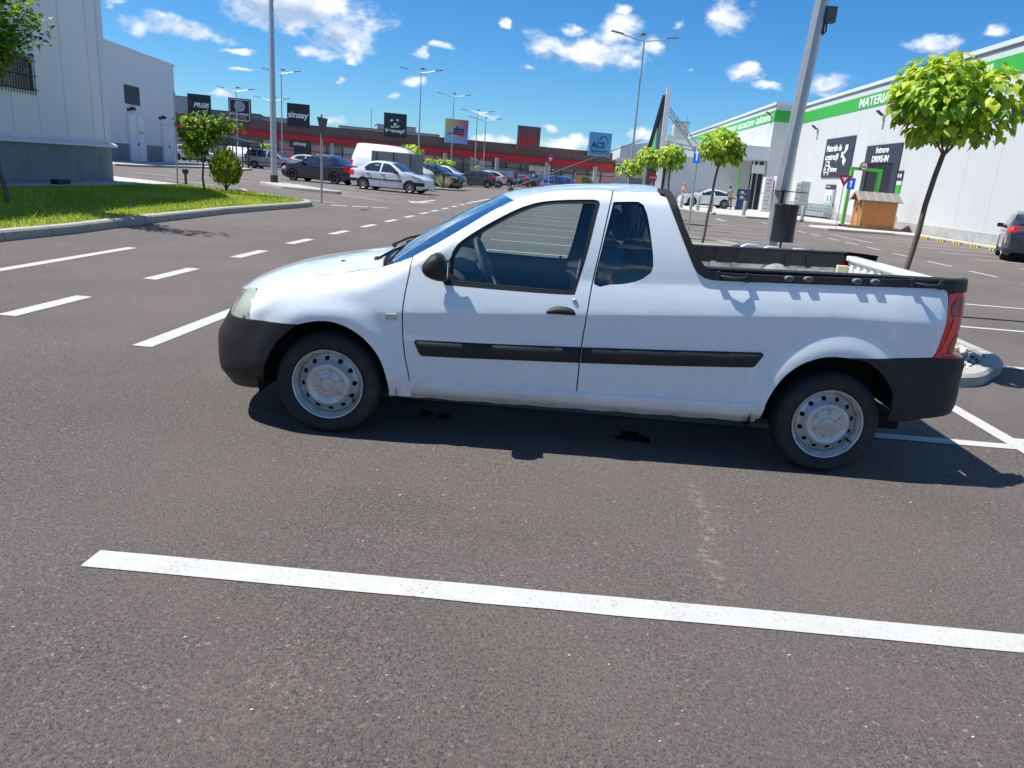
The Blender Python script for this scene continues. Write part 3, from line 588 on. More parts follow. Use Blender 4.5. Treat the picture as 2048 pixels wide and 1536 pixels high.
# black trim from the roof down to the bed, bed rails
TRI=[(1.795,1.512),(1.823,1.507),(1.866,1.424),(1.926,1.303),(1.984,1.191),(2.010,1.142),(2.039,1.107),(2.079,1.085),(2.123,1.077),(2.329,1.083),(2.871,1.108),(3.395,1.129),(3.43,1.118),(3.462,1.105)]
TRO=[(3.462,1.176),(3.40,1.176),(2.988,1.152),(2.552,1.131),(2.20,1.118),(2.150,1.118),(2.115,1.123),(2.07,1.15),(2.028,1.200),(1.978,1.285),(1.93,1.375),(1.895,1.460),(1.862,1.523),(1.84,1.535),(1.795,1.536)]
for side in (-1,1):
    m_=MB(); O=arcpts(TRI)+arcpts(TRO)
    def tmap(s,z,side=side):
        x,y,zz=TS(s,min(z,1.49),side,.010); return (s,y if z<1.49 else y-side*(z-1.49)*1.2,z)
    panel(m_,O,tmap,(),.03,(0,-side*.085,0),(0,side,0)); RL_=m_.build('bed_rail',BLK,T,smooth=40,fix=False)
    # corner cap over the tail light
    m_=MB(); rows=[]
    for z,o in ((1.108,.004),(1.112,.012),(1.165,.010),(1.180,0),(1.182,-.05)): rows.append([TS(s,z,side,o) for s in [3.44+.36*k/14 for k in range(15)]])
    m_.grid(rows); m_.build('corner_cap',BLK,T,smooth=50)
    # inner face of the rail with its clips
    m_=MB(); m_.prism([(2.0,1.125),(3.42,1.165),(3.42,1.065),(2.1,1.02)],side*.70,side*.735,'y'); m_.prism([(2.1,1.125),(3.44,1.172),(3.44,1.180),(2.1,1.135)],side*.70,side*.80,'y')
    for x in (2.46,2.62,2.98,3.14): m_.prism(rounded([(x,1.13),(x+.035,1.13),(x+.045,1.05),(x+.0,1.04)],.01),side*.688,side*.702,'y')
    m_.build('rail_liner',BLK,RL_,smooth=30)
    # lashing handles and rings along the outside of the rail
    for x in (2.228,3.29):
        z=1.101+.0425*(x-2.2); m_=MB(); A_=Vector(TS(x,z,side,.012)); u=side
        m_.tube([A_+Vector((dx,u*dy,dz)) for dx,dy,dz in ((-.075,-.004,.004),(-.055,.018,0),(0,.026,-.004),(.055,.018,0),(.075,-.004,.004))],.008,8)
        m_.box(A_.x-.088,A_.x-.07,A_.y-.014,A_.y+.014,z-.024,z+.026); m_.box(A_.x+.07,A_.x+.088,A_.y-.014,A_.y+.014,z-.024,z+.026)
        m_.build('lashing_handle',mat('dull_black',(.03,.031,.034),.55),RL_,smooth=40)
    for x in (2.535,2.640,2.905,3.005):
        z=1.100+.041*(x-2.2)+.004; m_=MB(); A_=Vector(TS(x,z,side,.014))
        m_.lathe([(.0001,.004),(.012,.004),(.015,.010),(.022,.010),(.027,.004),(.028,-.006)],18,Matrix.Translation(A_)@Matrix.Rotation(R(-90)*side,4,'X')@Matrix.Diagonal((1,.62,1,1)))
        m_.build('lashing_ring',mat('dull_grey_plastic',(.16,.165,.17),.5),RL_,smooth=40,fix=False)
# bumpers
FBO=arcpts([(-.149,.652),(-.197,.612),(-.268,.542),(-.327,.439),(-.361,.342),(-.396,.232)])
ft=[(-.2,.650),(-.36,.646),(-.484,.638),(-.62,.632),(-.8,.632),(-1.0,.655),(-1.15,.655),(SF,.655)]
fb=[(-.50,.212),(-.65,.196),(-.85,.19),(-1.1,.19),(SF,.19)]
mir=lambda P,c:[(2*c-x,z) for x,z in P[::-1]]
O=FBO+fb+mir(FBO+fb,SF)[1:]+mir(ft,SF)[:-1][::1]; 
half_b=FBO+fb; half_t=ft
O=half_b+mir(half_b,SF)[1:]+[(2*SF-x,z) for x,z in half_t]+half_t[::-1][1:]
def bmap(s,z):
    sw=1-min(1,max(0,(abs(s-SF)-(abs(-.15-SF)-.35))/.35))
    o=.008+.022*sw*math.sin(min(1,max(0,(.655-z)/.30))*math.pi*.5)
    if z<.30: o-=.05*(.30-z)/.1*sw
    return TS(s,z,-1,o)
def cen(c): return lambda p:(Vector(p)-Vector(c))
m_=MB(); panel(m_,O,bmap,(),.035,lambda p:Vector((.02 if p.x<-.4 else 0,-.02 if p.y>0 else .02,0)),cen((.2,0,.4))); m_.build('front_bumper',BLK,T,smooth=50,fix=False)
m_=MB(); panel(m_,[(-.92,.650),(-.92,.752),(-1.2,.728),(SF,.722),(2*SF+1.2,.728),(2*SF+.92,.752),(2*SF+.92,.650)],lambda s,z:TS(s,z,-1,-.012),(),.04,None,(-1,0,0)); m_.build('grille',BLK,T,fix=False)
RBO=arcpts([(2.925,.706),(3.023,.700),(3.126,.638),(3.204,.550),(3.229,.468),(3.224,.361)])
rb=[(3.30,.360),(3.45,.385),(3.58,.40),(3.70,.41),(SR,.41)]; rtp=[(3.1,.718),(3.25,.727),(3.408,.739),(3.6,.738),(3.8,.742),(SR,.742)]
O=RBO+rb+mir(RBO+rb,SR)[1:]+[(2*SR-x,z) for x,z in rtp]+rtp[::-1][1:]
def rmap(s,z):
    e=min(1,max(0,(min(s,2*SR-s)-3.3)/.3)); o=.006+e*.02
    st=.012*min(1,max(0,(.555-z)/.01))*min(1,max(0,(min(s,2*SR-s)-3.2)/.2)); return TS(s,z,-1,o+st*(1 if z<.555 else 0)-(.012*e if z>.70 else 0))
m_=MB(); panel(m_,O,rmap,(),.03,lambda p:Vector((-.02 if p.x>3.5 else 0,-.02 if p.y>0 else .02,0)),cen((2.6,0,.5))); m_.build('rear_bumper',BLK,T,smooth=35,fix=False)
# tailgate
m_=MB(); yy=.70
m_.box(3.455,3.50,-yy,yy,.76,1.150); m_.box(3.43,3.51,-yy,yy,1.120,1.158)
for k in range(-5,6): m_.box(3.44,3.456,k*.12-.025,k*.12+.025,.84,1.10)
m_.box(3.44,3.46,-.66,.66,.80,.83); m_.build('tailgate',mat('white_tailgate_paint',(.76,.77,.78),.4,coat=.5,dirt=((.3,.29,.27),7,.3)),T,bevel=.008)
m_=MB()
for k in (-.69,.69):
    m_=MB(); m_.box(3.37,3.45,k-.02,k+.02,1.02,1.085); m_.build('latch',mat('yellowed_plastic',(.62,.58,.40),.5),T,bevel=.006)
# load bed
m_=MB(); m_.box(2.0,3.44,-.73,.73,.745,.76)
for k in range(9): m_.box(2.02,3.43,-.64+k*.16-.02,-.64+k*.16+.02,.76,.772)
for side in (-1,1):
    m_.prism([(2.0,.76),(3.44,.76),(3.44,1.08),(2.0,1.06)],side*.715,side*.74,'y')
    for k in range(8):
        x=2.12+k*.165
        if abs(x-2.9)>.2: m_.box(x-.02,x+.02,side*.705-.01,side*.705+.01,.77,1.04)
    m_.prism([(2.54,.76)]+[(2.905-.34*math.cos(R(a)),.77+.20*math.sin(R(a))) for a in range(0,181,15)]+[(3.27,.76)],side*.53,side*.72,'y')
    m_.lathe([(.0001,.015),(.09,.015),(.11,.008),(.115,0)],20,Matrix.Translation((2.93,side*.712,.99))@Matrix.Rotation(R(90)*side,4,'X')@Matrix.Diagonal((1,.7,1,1)))
m_.build('load_bed',BEDM,T,smooth=30)
# cab back wall and its window
m_=MB(); 
def wall(x0,x1,z0,z1,ya,yb): m_.add([(x0,-ya,z0),(x0,ya,z0),(x1,yb,z1),(x1,-yb,z1),(x0+.03,-ya,z0),(x0+.03,ya,z0),(x1+.03,yb,z1),(x1+.03,-yb,z1)],[(0,1,2,3),(4,7,6,5),(3,2,6,7),(0,4,5,1)])
wall(1.97,1.90,.6,1.10,.74,.74); wall(1.90,1.84,1.10,1.20,.74,.72); m_.add([(1.84,s_*a,z) for s_ in (-1,) for a,z in ((.71,1.2),(.56,1.2),(.52,1.44),(.66,1.52))],[(0,1,2,3)]); m_.add([(1.84,a,z) for a,z in ((.71,1.2),(.56,1.2),(.52,1.44),(.66,1.52))],[(0,1,2,3)]); m_.add([(1.84,-.52,1.44),(1.84,.52,1.44),(1.84,.66,1.52),(1.84,-.66,1.52)],[(0,1,2,3)])
BW=m_.build('cab_back_wall',WHITE,T)
m_=MB(); m_.add([(1.845,-.56,1.2),(1.845,.56,1.2),(1.845,.52,1.44),(1.845,-.52,1.44)],[(0,1,2,3)]); m_.build('rear_window',GLD,BW)
m_=MB(); m_.grid([[(1.80+.0*k,y,1.540-.028*abs(y/.66)**2.4) for y in [-.66+.11*q for q in range(13)]] for k in (0,)]+[[(1.865-.02*abs(y/.66),y,1.534-.03*abs(y/.66)**2.4) for y in [-.66+.11*q for q in range(13)]],[(1.90-.02*abs(y/.66),y,1.50-.03*abs(y/.66)**2.4) for y in [-.66+.11*q for q in range(13)]],[(1.86,y,1.47) for y in [-.66+.11*q for q in range(13)]]]); m_.build('roof_spoiler',BLK,T,smooth=40)
# inside of the cab
m_=MB(); m_.box(.42,1.9,-.70,.70,.26,.32); m_.box(-.5,.45,-.5,.5,.25,.60); m_.box(.5,3.45,-.55,.55,.22,.30); m_.box(1.98,3.4,-.52,.52,.40,.56); m_.box(3.27,3.42,-.78,.78,.41,.70); m_.box(3.42,3.60,-.60,.60,.43,.70); m_.build('floor',DRK,T)
m_=MB(); m_.prism(rounded([(.38,.60),(.38,.985),(.50,1.0),(.66,.985),(.74,.93),(.76,.82),(.68,.62)],.03),-.70,.70,'y'); m_.build('dashboard',INT,T,smooth=40)
m_=MB(); m_.prism(rounded([(.62,.98),(.62,1.03),(.70,1.055),(.78,1.03),(.78,.96)],.02),-.50,-.24,'y'); m_.build('instrument_hood',INT,T,smooth=40)
SW=MB(); MW=Matrix.Translation((.845,-.37,.985))@Matrix.Rotation(R(66),4,'Y')
SW.add(*(lambda n,k:([MW@Vector(((.185+.014*math.cos(b))*math.cos(a),(.185+.014*math.cos(b))*math.sin(a),.014*math.sin(b))) for a in [2*math.pi*i/n for i in range(n)] for b in [2*math.pi*j/k for j in range(k)]],[(i*k+j,i*k+(j+1)%k,((i+1)%n)*k+(j+1)%k,((i+1)%n)*k+j) for i in range(n) for j in range(k)]))(36,8))
for a in (0,140,220): SW.tube([MW@Vector((.04*math.cos(R(a)),.04*math.sin(R(a)),-.02)),MW@Vector((.18*math.cos(R(a)),.18*math.sin(R(a)),0))],.016,8)
SW.lathe([(.0001,.02),(.05,.018),(.065,0),(.05,-.03),(.03,-.12),(.0001,-.2)],16,MW); SW.build('steering_wheel',mat('grey_vinyl',(.20,.21,.21),.5),T,smooth=60)
for y in (-.37,.37):
    m_=MB(); m_.prism(rounded([(1.02,.46),(1.02,.60),(1.12,.64),(1.52,.60),(1.56,.48)],.04),y-.25,y+.25,'y'); st=m_.build('seat',SEAT,T,smooth=50,bevel=.02)
    m_=MB(); m_.prism(rounded([(1.46,.55),(1.50,.9),(1.575,1.20),(1.65,1.20),(1.64,.9),(1.60,.55)],.04),y-.24,y+.24,'y'); m_.build('backrest',SEAT,st,smooth=50,bevel=.02)
    m_=MB(); m_.prism(rounded([(1.59,1.22),(1.61,1.37),(1.69,1.37),(1.68,1.22)],.03),y-.12,y+.12,'y'); m_.build('headrest',SEAT,st,smooth=50,bevel=.015)
m_=MB()
for side in (-1,1):
    panel(m_,[(.50,.35),(.47,.93),(.66,.935),(1.39,.945),(1.42,.35)],lambda s,z,side=side:TS(s,z,side,-.05),(),.08,None,(0,-side,0))
    for P_ in ([(1.38,.95),(1.47,1.43),(1.56,1.44),(1.50,1.0),(1.45,.95)],[(1.72,1.0),(1.80,1.1),(1.75,1.44),(1.84,1.48),(1.95,1.1),(1.9,.6),(1.6,.6),(1.5,.98)]):
        panel(m_,P_,lambda s,z,side=side:TS(s,z,side,-.045),(),.06,None,(0,-side,0))
m_.box(1.3,1.80,-.55,.55,1.470,1.476); m_.box(1.55,1.9,-.72,.72,.55,1.0); m_.build('interior_trim',INT,T)
m_=MB(); m_.box(1.30,1.315,.675,.69,.945,.975); m_.ball((1.307,.683,.98),.010); m_.build('lock_knob',RUB,T)
m_=MB(); m_.tube([(1.445,-.665,1.40),(1.40,-.68,.96)],.006,6); m_.build('seat_belt',INL,T)
m_=MB(); m_.box(.86,.90,-.08,.12,1.27,1.33); m_.build('rear_view_mirror',RUB,T,bevel=.01)
# wipers
m_=MB(); m_.tube([(.20,-.50,1.00),(.27,-.40,1.045),(.36,-.22,1.085)],.008,6); m_.tube([(.30,-.62,1.01),(.345,-.20,1.09),(.33,.02,1.09)],.006,6); m_.tube([(.18,.10,1.035),(.25,.25,1.07),(.31,.42,1.08)],.008,6); m_.tube([(.28,.0,1.065),(.33,.45,1.08)],.006,6); m_.ball((.20,-.5,1.0),.018); m_.ball((.18,.1,1.03),.018); m_.build('wiper',RUB,T,smooth=60)
# door mirrors
for side in (-1,1):
    m_=MB(); rows=[]
    pr=[(.541,1.022),(.545,1.045),(.562,1.070),(.585,1.098),(.612,1.112),(.634,1.112),(.650,1.098),(.664,1.075),(.678,1.040),(.684,1.0),(.683,.973),(.668,.964),(.63,.965),(.597,.972),(.566,.985),(.548,1.003)]
    cx,cz=.622,1.035
    for k,(o,sc) in enumerate([(.05,.45),(.062,.86),(.085,.98),(.12,1.0),(.16,.98),(.185,.90),(.203,.72),(.212,.45),(.214,.05)]):
        rows.append([(cx+(x-cx)*sc-(.02 if k>5 else 0)*(k-5)*.3,side*(.826+o-.02),cz+(z-cz)*sc) for x,z in pr+[pr[0]]])
    m_.grid(rows); m_.tube([(.655,side*.80,.985),(.64,side*.86,.99)],.022,10); MR=m_.build('side_mirror',BLK,T,smooth=60)
    m_=MB(); m_.prism(rounded([(.645,.945),(.672,.95),(.69,.965),(.685,1.05),(.66,1.07),(.645,1.02)],.01),side*.795,side*.825,'y'); m_.build('mirror_base',RUB,MR,smooth=40)
    m_=MB(); m_.prism(rounded([(-.06,-.055),(.06,-.055),(.06,.05),(-.05,.055)],.02),0,.004,'x',Matrix.Translation((.682,side*.92,1.035))); m_.build('mirror_glass',mat('mirror',(.8,.8,.8),.03,metal=1),MR)
# wheels
def wheel(x,z,side,rot):
    Wh=empty('wheel',(x,side*.826,z),0); Wh.parent=T; Wh.rotation_euler=(R(90) if side<0 else R(-90),R(rot)*(1 if side<0 else -1) if False else 0,0)
    # local +z points outward
    m_=MB(); R0=.305
    m_.lathe([(.195,-.035),(.206,-.012),(.214,-.004),(.235,.006),(.262,.009),(.283,.0),(.297,-.018),(R0,-.035),(R0,-.060),(R0-.006,-.064),(R0,-.068),(R0,-.10),(R0-.006,-.104),(R0,-.108),(R0,-.14),(.297,-.158),(.26,-.185),(.2,-.18)],72)
    for k in range(60):
        a=2*math.pi*k/60; c,s_=math.cos(a),math.sin(a); m_.add([(r_*math.cos(a+da),r_*math.sin(a+da),h) for r_,h,da in ((.300,-.012,0),(.3065,-.032,.0),(.3065,-.032,.022),(.300,-.012,.022))],[(0,1,2,3)])
    ty=m_.build('tyre',TYR,Wh,smooth=40)
    me=text('185/65 R15   88T',ty,TYR,(0,0,0),.03,None,(0,0,0),.0008)
    for v in me.data.vertices:
        a=math.pi/2-(v.co.x-.11)/.25; r_=.244+v.co.y; v.co=(r_*math.cos(a),r_*math.sin(a),.0085+v.co.z)
    m_=MB(); m_.lathe([(.198,-.030),(.2065,-.012),(.2075,-.004),(.205,.001),(.199,.000),(.195,-.006),(.193,-.016),(.188,-.020),(.184,-.026),(.180,-.034),(.178,-.052),(.176,-.056)],72); rm=m_.build('rim',STL,Wh,smooth=50)
    def dz(r): return smooth([(.05,-.004),(.085,-.004),(.098,-.0),(.108,.006),(.118,.004),(.130,-.010),(.142,-.028),(.158,-.040),(.172,-.047),(.178,-.052)],r)
    ring=[(.1755*math.cos(2*math.pi*k/72),.1755*math.sin(2*math.pi*k/72)) for k in range(72)]; hub=[(.082*math.cos(2*math.pi*k/36),.082*math.sin(2*math.pi*k/36)) for k in range(36)]
    hl=[]
    for k in range(12):
        a=R(rot)+2*math.pi*k/12; hl.append([(.150*math.cos(a)+.0125*math.cos(q)*math.cos(a)-.0145*math.sin(q)*math.sin(a),.150*math.sin(a)+.0125*math.cos(q)*math.sin(a)+.0145*math.sin(q)*math.cos(a)) for q in [2*math.pi*i/14 for i in range(14)]])
    m_=MB(); panel(m_,ring,lambda u,v:(u,v,dz(math.hypot(u,v))),[hub]+hl,.009,(0,0,-.006),(0,0,1)); m_.build('wheel_disc',STL,Wh,smooth=60,fix=False)
    m_=MB(); m_.lathe([(.0001,-.055),(.18,-.07)],24); m_.build('brake_drum',DRK,Wh)
    m_=MB(); m_.lathe([(.0001,.006),(.036,.006),(.039,.004),(.040,.001),(.042,.004),(.060,.004),(.066,.001),(.070,-.001),(.086,-.001),(.089,-.005),(.089,-.012)],48)
    for k in range(6):
        a=R(rot+15)+2*math.pi*k/6; M_=Matrix.Rotation(a,4,'Z')@Matrix.Translation((.064,0,.0)); m_.box(-.020,.020,-.006,.006,-.002,.0075,M_)
    cp=m_.build('hub_cap',CAPM,Wh,smooth=35,fix=False,bevel=.001)
    text('DACIA',cp,CAPM,(0,-.006,.006),.017,.050,(0,0,R(rot*.5)),.0006,.0003,align='CENTER')
    m_=MB(); a=R(-33); m_.tube([(.165*math.cos(a),.165*math.sin(a),-.045),(.178*math.cos(a),.178*math.sin(a),-.008)],.005,8); m_.build('valve',RUB,Wh)
    m_=MB(); a=R(-62 if rot<5 else -45); m_.box(-.014,.014,-.005,.005,-.004,.006,Matrix.Rotation(a,4,'Z')@Matrix.Translation((.200,0,0))@Matrix.Rotation(R(90),4,'Z')); m_.build('balance_weight',STL,Wh,bevel=.001)
    return Wh
wheel(0,.297,-1,4); wheel(2.905,.300,-1,14); wheel(0,.297,1,4); wheel(2.905,.30,1,14)
# ---------------------------------------------------------------- buildings
WALLW=mat('white_cladding',(.60,.605,.59),.55,var=.02,vs=.4,dirt=((.5,.5,.47),.5,.25)); WALLS=mat('grey_cladding',(.88,.87,.86),.5,var=.02,vs=.5)
WGRN=mat('store_green',(.045,.40,.045),.5,var=.06,vs=.6); ANTH=mat('anthracite_panel',(.035,.042,.060),.5,var=.05)
WLET=mat('white_lettering',(.85,.85,.85),.5); CONC=mat('concrete',(.42,.42,.39),.85,var=.12,vs=3,bump=.3,bs=30,dirt=((.24,.23,.20),2,.5))
GRP=mat('grey_render',(.24,.27,.28),.85,var=.06,vs=2,bump=.2,bs=40,dirt=((.10,.11,.11),1.2,.4)); TRIM=mat('light_trim',(.74,.75,.77),.4); SEAM=mat('joint',(.14,.15,.17),.7)
DGL=glass('shop_glass',(.25,.29,.31),1.6,.02,.12); BLKM=mat('black_metal',(.02,.02,.022),.5); GALV=mat('galvanised_steel',(.40,.42,.43),.45,metal=.55,var=.18,vs=7,dirt=((.55,.56,.57),9,.5))
def rz(a): return Matrix.Rotation(a,4,'Z')
# --- nearer warehouse on the left (wall faces +X); local y runs along the wall
B1=empty('warehouse',(-15.0,20.6,0),R(3.96),'tall pale grey clad warehouse with a dark grey plinth beside the lawn','building')
m_=MB(); m_.prism([(-30,1.40),(6.12,1.40),(6.12,6.35),(2.0,10.4),(-30,10.4)],-24,0,'x'); m_.build('wall',WALLS,B1)  # unseen sloping end of the top is shaped for the lawn shadow
m_=MB(); m_.box(-23.9,.05,-30,6.10,0,1.36); m_.build('plinth',GRP,B1)
m_=MB(); m_.prism([(.0,1.44),(.10,1.40),(.15,1.36),(.15,1.30),(.0,1.32)],-30,6.35,'y'); m_.box(-.01,.035,-30,5.75,1.47,1.56); m_.build('drip_ledge',TRIM,B1)
m_=MB(); m_.box(-.3,.03,5.78,6.14,1.44,6.34); m_.build('corner_trim',mat('corner_flashing',(.80,.80,.80),.4),B1)
for k,y in enumerate([5.12,3.55,2.15,.9,-.5,-1.9,-3.3,-4.7]):
    m_=MB(); m_.box(-.01,.004,y-.008,y+.008,1.56,min(10.3,10.3-(y-2.05))); m_.build('panel_joint',mat('soft_joint',(.44,.45,.46),.6),B1)
wn=empty('window',(0,0,0)); wn.parent=B1
m_=MB(); m_.box(-.02,.012,-1.6,1.95,2.70,3.62); m_.build('pane',mat('dark_pane',(.03,.035,.045),.12,spec=.8),wn)
m_=MB()
for a in ((-1.62,2.0,2.62,2.70),(-1.62,2.0,3.60,3.68)): m_.box(0,.06,a[0],a[1],a[2],a[3])
m_.box(0,.06,1.93,2.02,2.62,3.68); m_.box(0,.05,.2,.26,2.70,3.6); m_.build('frame',TRIM,wn)
m_=MB()
for k in range(28): y=-1.5+k*.125; m_.tube([(.13,y,2.60),(.13,y,3.70)],.009,6)
for z in (2.72,3.1,3.5): m_.box(.12,.14,-1.6,2.0,z,z+.02)
for z in (2.75,3.5): m_.box(0,.14,1.9,1.92,z,z+.02)
m_.build('burglar_bars',BLKM,wn)
# --- farther warehouse wing
B2=empty('warehouse_wing',(-31.74,55.36,0),R(7.6),'lower grey warehouse wing with a sloping roof edge, louvre and two white service doors','building')
m_=MB(); m_.prism([(-20,1.42),(0,1.42),(0,7.95),(-20,7.95)],-4,12.9,'y'); m_.build('wall',mat('blue_grey_cladding',(.78,.78,.78),.5),B2)
m_=MB(); m_.box(-20,.04,-4,12.85,0,1.40); m_.build('plinth',GRP,B2)
m_=MB(); m_.prism([(-20,7.95),(.12,7.95),(.12,8.12),(-20,8.12)],-4,13.0,'y'); m_.build('roof_edge',TRIM,B2)
m_=MB(); m_.box(-.02,.10,-4,13.0,1.36,1.46); m_.build('drip_ledge',TRIM,B2)
m_=MB(); m_.box(-.2,.03,12.6,12.95,1.46,7.9); m_.build('corner_trim',TRIM,B2)
lv=MB()
for k in range(14): z=4.25+k*.09; lv.box(.0,.08,2.6,5.2,z,z+.035)
lv.box(-.01,.012,2.5,5.3,4.2,5.55); lv.build('louvre',mat('dark_louvre',(.10,.11,.13),.6),B2)
for y0,y1,zt in ((2.7,5.6,3.45),(9.4,11.9,2.98)):
    m_=MB(); m_.box(.04,.12,y0,y1,.08,zt); d_=m_.build('door',mat('white_door',(.85,.86,.87),.4),B2)
    m_=MB(); m_.box(.0,.16,y0-.12,y0,.05,zt+.1); m_.box(0,.16,y1,y1+.1,.05,zt+.1); m_.box(0,.2,y0-.2,y1+.15,zt,zt+.1); m_.build('frame',TRIM,d_)
    if y0<5:
        m_=MB(); m_.box(.12,.126,4.13,4.16,.1,3.4); m_.build('door_joint',SEAM,d_); m_=MB(); m_.box(.12,.128,4.4,5.2,2.15,2.35); m_.build('warning_sign',mat('yellow_sticker',(.7,.55,.1),.5),d_); m_=MB(); m_.box(.12,.128,4.6,5.1,1.85,2.1); m_.build('notice',WLET,d_)
    m_=MB(); m_.box(.12,.2,(y0+y1)/2+.02,(y0+y1)/2+.12,1.3,1.45); m_.build('handle',BLKM,d_)
for y,z in ((3.4,3.8),(9.6,3.55)):
    w_=MB(); w_.box(.0,.25,y,y+.45,z,z+.22); w_.box(0,.1,y-.6,y-.15,z-.1,z+.1)
    o=tag(w_.build('wall_lamp',BLKM,None,bevel=.02,loc=(-31.74,55.36,0),rotz=R(7.6)),'black lamp over the %s white door of the warehouse wing'%('double' if y<5 else 'single'),'wall lamp')
# --- shopping centre, far
MR_=.295; ML=empty('shopping_centre',(-5.7,106.1,0),MR_,'long low brown shopping centre with a red canopy band over dark shop windows','building')
BRN=mat('brown_fascia',(.15,.108,.085),.6,var=.06,vs=.2); REDC=mat('red_canopy',(.55,.012,.022),.5,var=.05,vs=.3)
m_=MB(); m_.prism([(-62,3.3),(14.5,2.6),(14.5,5.27),(-62,5.27)],0,.5,'y'); m_.box(-62,14.5,.5,30,0,5.2); m_.build('wall',BRN,ML)
m_=MB(); m_.prism([(-62,3.70),(14.6,2.95),(14.6,3.73),(-62,4.12)],-.35,0,'y'); m_.build('canopy',REDC,ML)
for k in range(13): m_=MB(); x=-58+k*6; m_.box(x,x+.05,-.012,0,4.0,5.26); m_.build('fascia_joint',mat('brown_joint',(.09,.05,.035),.6),ML)
rr=random.Random(3)
pal=[(.05,.055,.06),(.07,.075,.08),(.16,.16,.165),(.06,.065,.07),(.20,.19,.19),(.045,.05,.06),(.22,.10,.11),(.08,.08,.085)]
for k in range(38):
    x=-60+k*1.96; tp=3.68-.0098*(x+62)
    if -28.9<x<-26.9: continue
    f_=MB(); c=pal[rr.randrange(8)]; f_.box(x+.05,x+1.9,.20,.26,.25,tp-.05)
    w_=f_.build('window',mat('shop_window_%d%d%d'%tuple(int(q*100) for q in c),tuple(q*1.9 for q in c),.12,spec=.9,var=.5,vs=.9),ML)
    m_=MB(); m_.box(x-.02,x+.06,.1,.27,.0,tp); m_.box(x,x+1.96,.12,.27,2.05,2.13); m_.box(x,x+1.96,.12,.27,0,.28); m_.build('frame',BLKM,w_)
    if rr.random()<.35:
        m_=MB(); m_.box(x+.3,x+1.6,.16,.199,.6,1.9); m_.build('poster',mat('poster_%d'%(k%4),[(.5,.48,.45),(.35,.18,.2),(.25,.3,.34),(.55,.52,.5)][k%4],.5,var=.6,vs=2),w_)
for x in (-46,-38.6,-31.5,-24.3,-17,-10,-3,4,11):
    m_=MB(); m_.box(x,x+.45,-1.2,-.75,0,3.3); m_.build('pillar',mat('pillar_grey',(.33,.34,.35),.6),ML)
m_=MB(); m_.box(-29.0,-26.9,.3,.34,0,3.4); en=m_.build('entrance',mat('dark_entrance',(.03,.03,.033),.4,var=.8,vs=2),ML)
m_=MB(); m_.box(-29.2,-26.7,-.1,.1,2.45,3.45); m_.build('portal',ANTH,en); text('sinsay',en,WLET,(-28.75,-.12,2.75),.62,1.55,bold=.012)
m_=MB(); m_.box(2.0,5.0,.1,.19,2.0,2.85); m_.build('banner',mat('pale_banner',(.6,.55,.52),.6),ML)
# roof-top boxes behind
for x0,x1,y,z0,z1,c,lb in ((-23.1,-9.9,4,5.2,5.66,(.52,.55,.58),'low pale parapet box on the brown roof behind the bear-face sign'),(-18.1,-12.9,6,5.2,6.38,(.46,.49,.53),'taller grey plant box on the roof beside the dark green sign'),(-48,-40.7,5,5.2,7.4,(.46,.48,.50),'grey upper block on the roof behind the leftmost red and white sign'),(-40,-33,6,5.2,6.2,(.20,.24,.28),'dark sloping roof box between the two leftmost roof signs'),(-34,-29.8,7,5.2,6.0,(.45,.5,.55),'small steel blue roof box left of the black shop sign')):
    t_=empty('roof_plant',(-5.7,106.1,0),MR_,lb,'roof box'); m_=MB(); m_.box(x0,x1,y,y+5,z0,z1); m_.build('casing',mat('plant_%d%d'%(int(c[0]*100),int(c[2]*100)),c,.6),t_); m_=MB(); m_.box(x0-.06,x1+.06,y-.06,y+5.06,z1,z1+.07); m_.build('capping',SEAM,t_)
m_=MB(); o=m_.tube([(-19.1,3,5.2),(-19.1,3,8.15)],.03,6).build('roof_aerial',BLKM,loc=(-5.7,106.1,0),rotz=MR_); tag(o,'thin dark aerial rising from the brown roof left of the green sign','aerial')
# roof signs
def sign(x0,x1,z0,z1,m,label):
    s_=empty('roof_sign',(-5.7,106.1,0),MR_,label,'shop sign','square shop signs along the brown fascia')
    b=MB(); b.box(x0,x1,-1.0,-.75,z0,z1); b.build('board',m,s_)
    b=MB(); b.box(x0-.04,x1+.04,-.76,-.68,z0-.04,z1+.04); b.build('back_tray',SEAM,s_)
    for x in (x0+.4,x1-.4): b=MB(); b.tube([(x,-.7,5.6),(x,1.2,5.25)],.04,6); b.tube([(x,-.7,z1-.6),(x,1.4,5.25)],.03,6); b.build('strut',GALV,s_)
    return s_
NAVY=mat('near_black_board',(.018,.020,.030),.45)
s_=sign(-40.6,-38.1,5.0,7.5,NAVY,'near-black square sign reading XPRESS with a red X')
text('X',s_,mat('dull_red',(.45,.03,.04),.5),(-40.45,-1.02,6.12),.85,.36,bold=.02,shear=.1); text('PRESS',s_,WLET,(-39.98,-1.02,6.08),.72,1.75,bold=.02,shear=.25)
s_=sign(-36.1,-33.6,4.87,7.5,NAVY,'black square sign with a grey round emblem and a pale frame')
fr=MB()
for a in ((-36.02,-33.68,4.95,5.07),(-36.02,-33.68,7.30,7.42),(-36.02,-35.90,4.95,7.42),(-33.8,-33.68,4.95,7.42)): fr.box(a[0],a[1],-1.03,-1.0,a[2],a[3])
fr.build('border',mat('pale_border',(.55,.47,.45),.5),s_)
b=MB(); b.lathe([(.0001,.03),(.60,.03),(.62,.0)],28,Matrix.Translation((-34.85,-1.0,6.62))@Matrix.Rotation(R(90),4,'X')); em=b.build('emblem',mat('emblem_grey',(.45,.46,.50),.5),s_)
b=MB(); b.lathe([(.50,.035),(.53,.035)],28,Matrix.Translation((-34.85,-1.0,6.62))@Matrix.Rotation(R(90),4,'X')); 
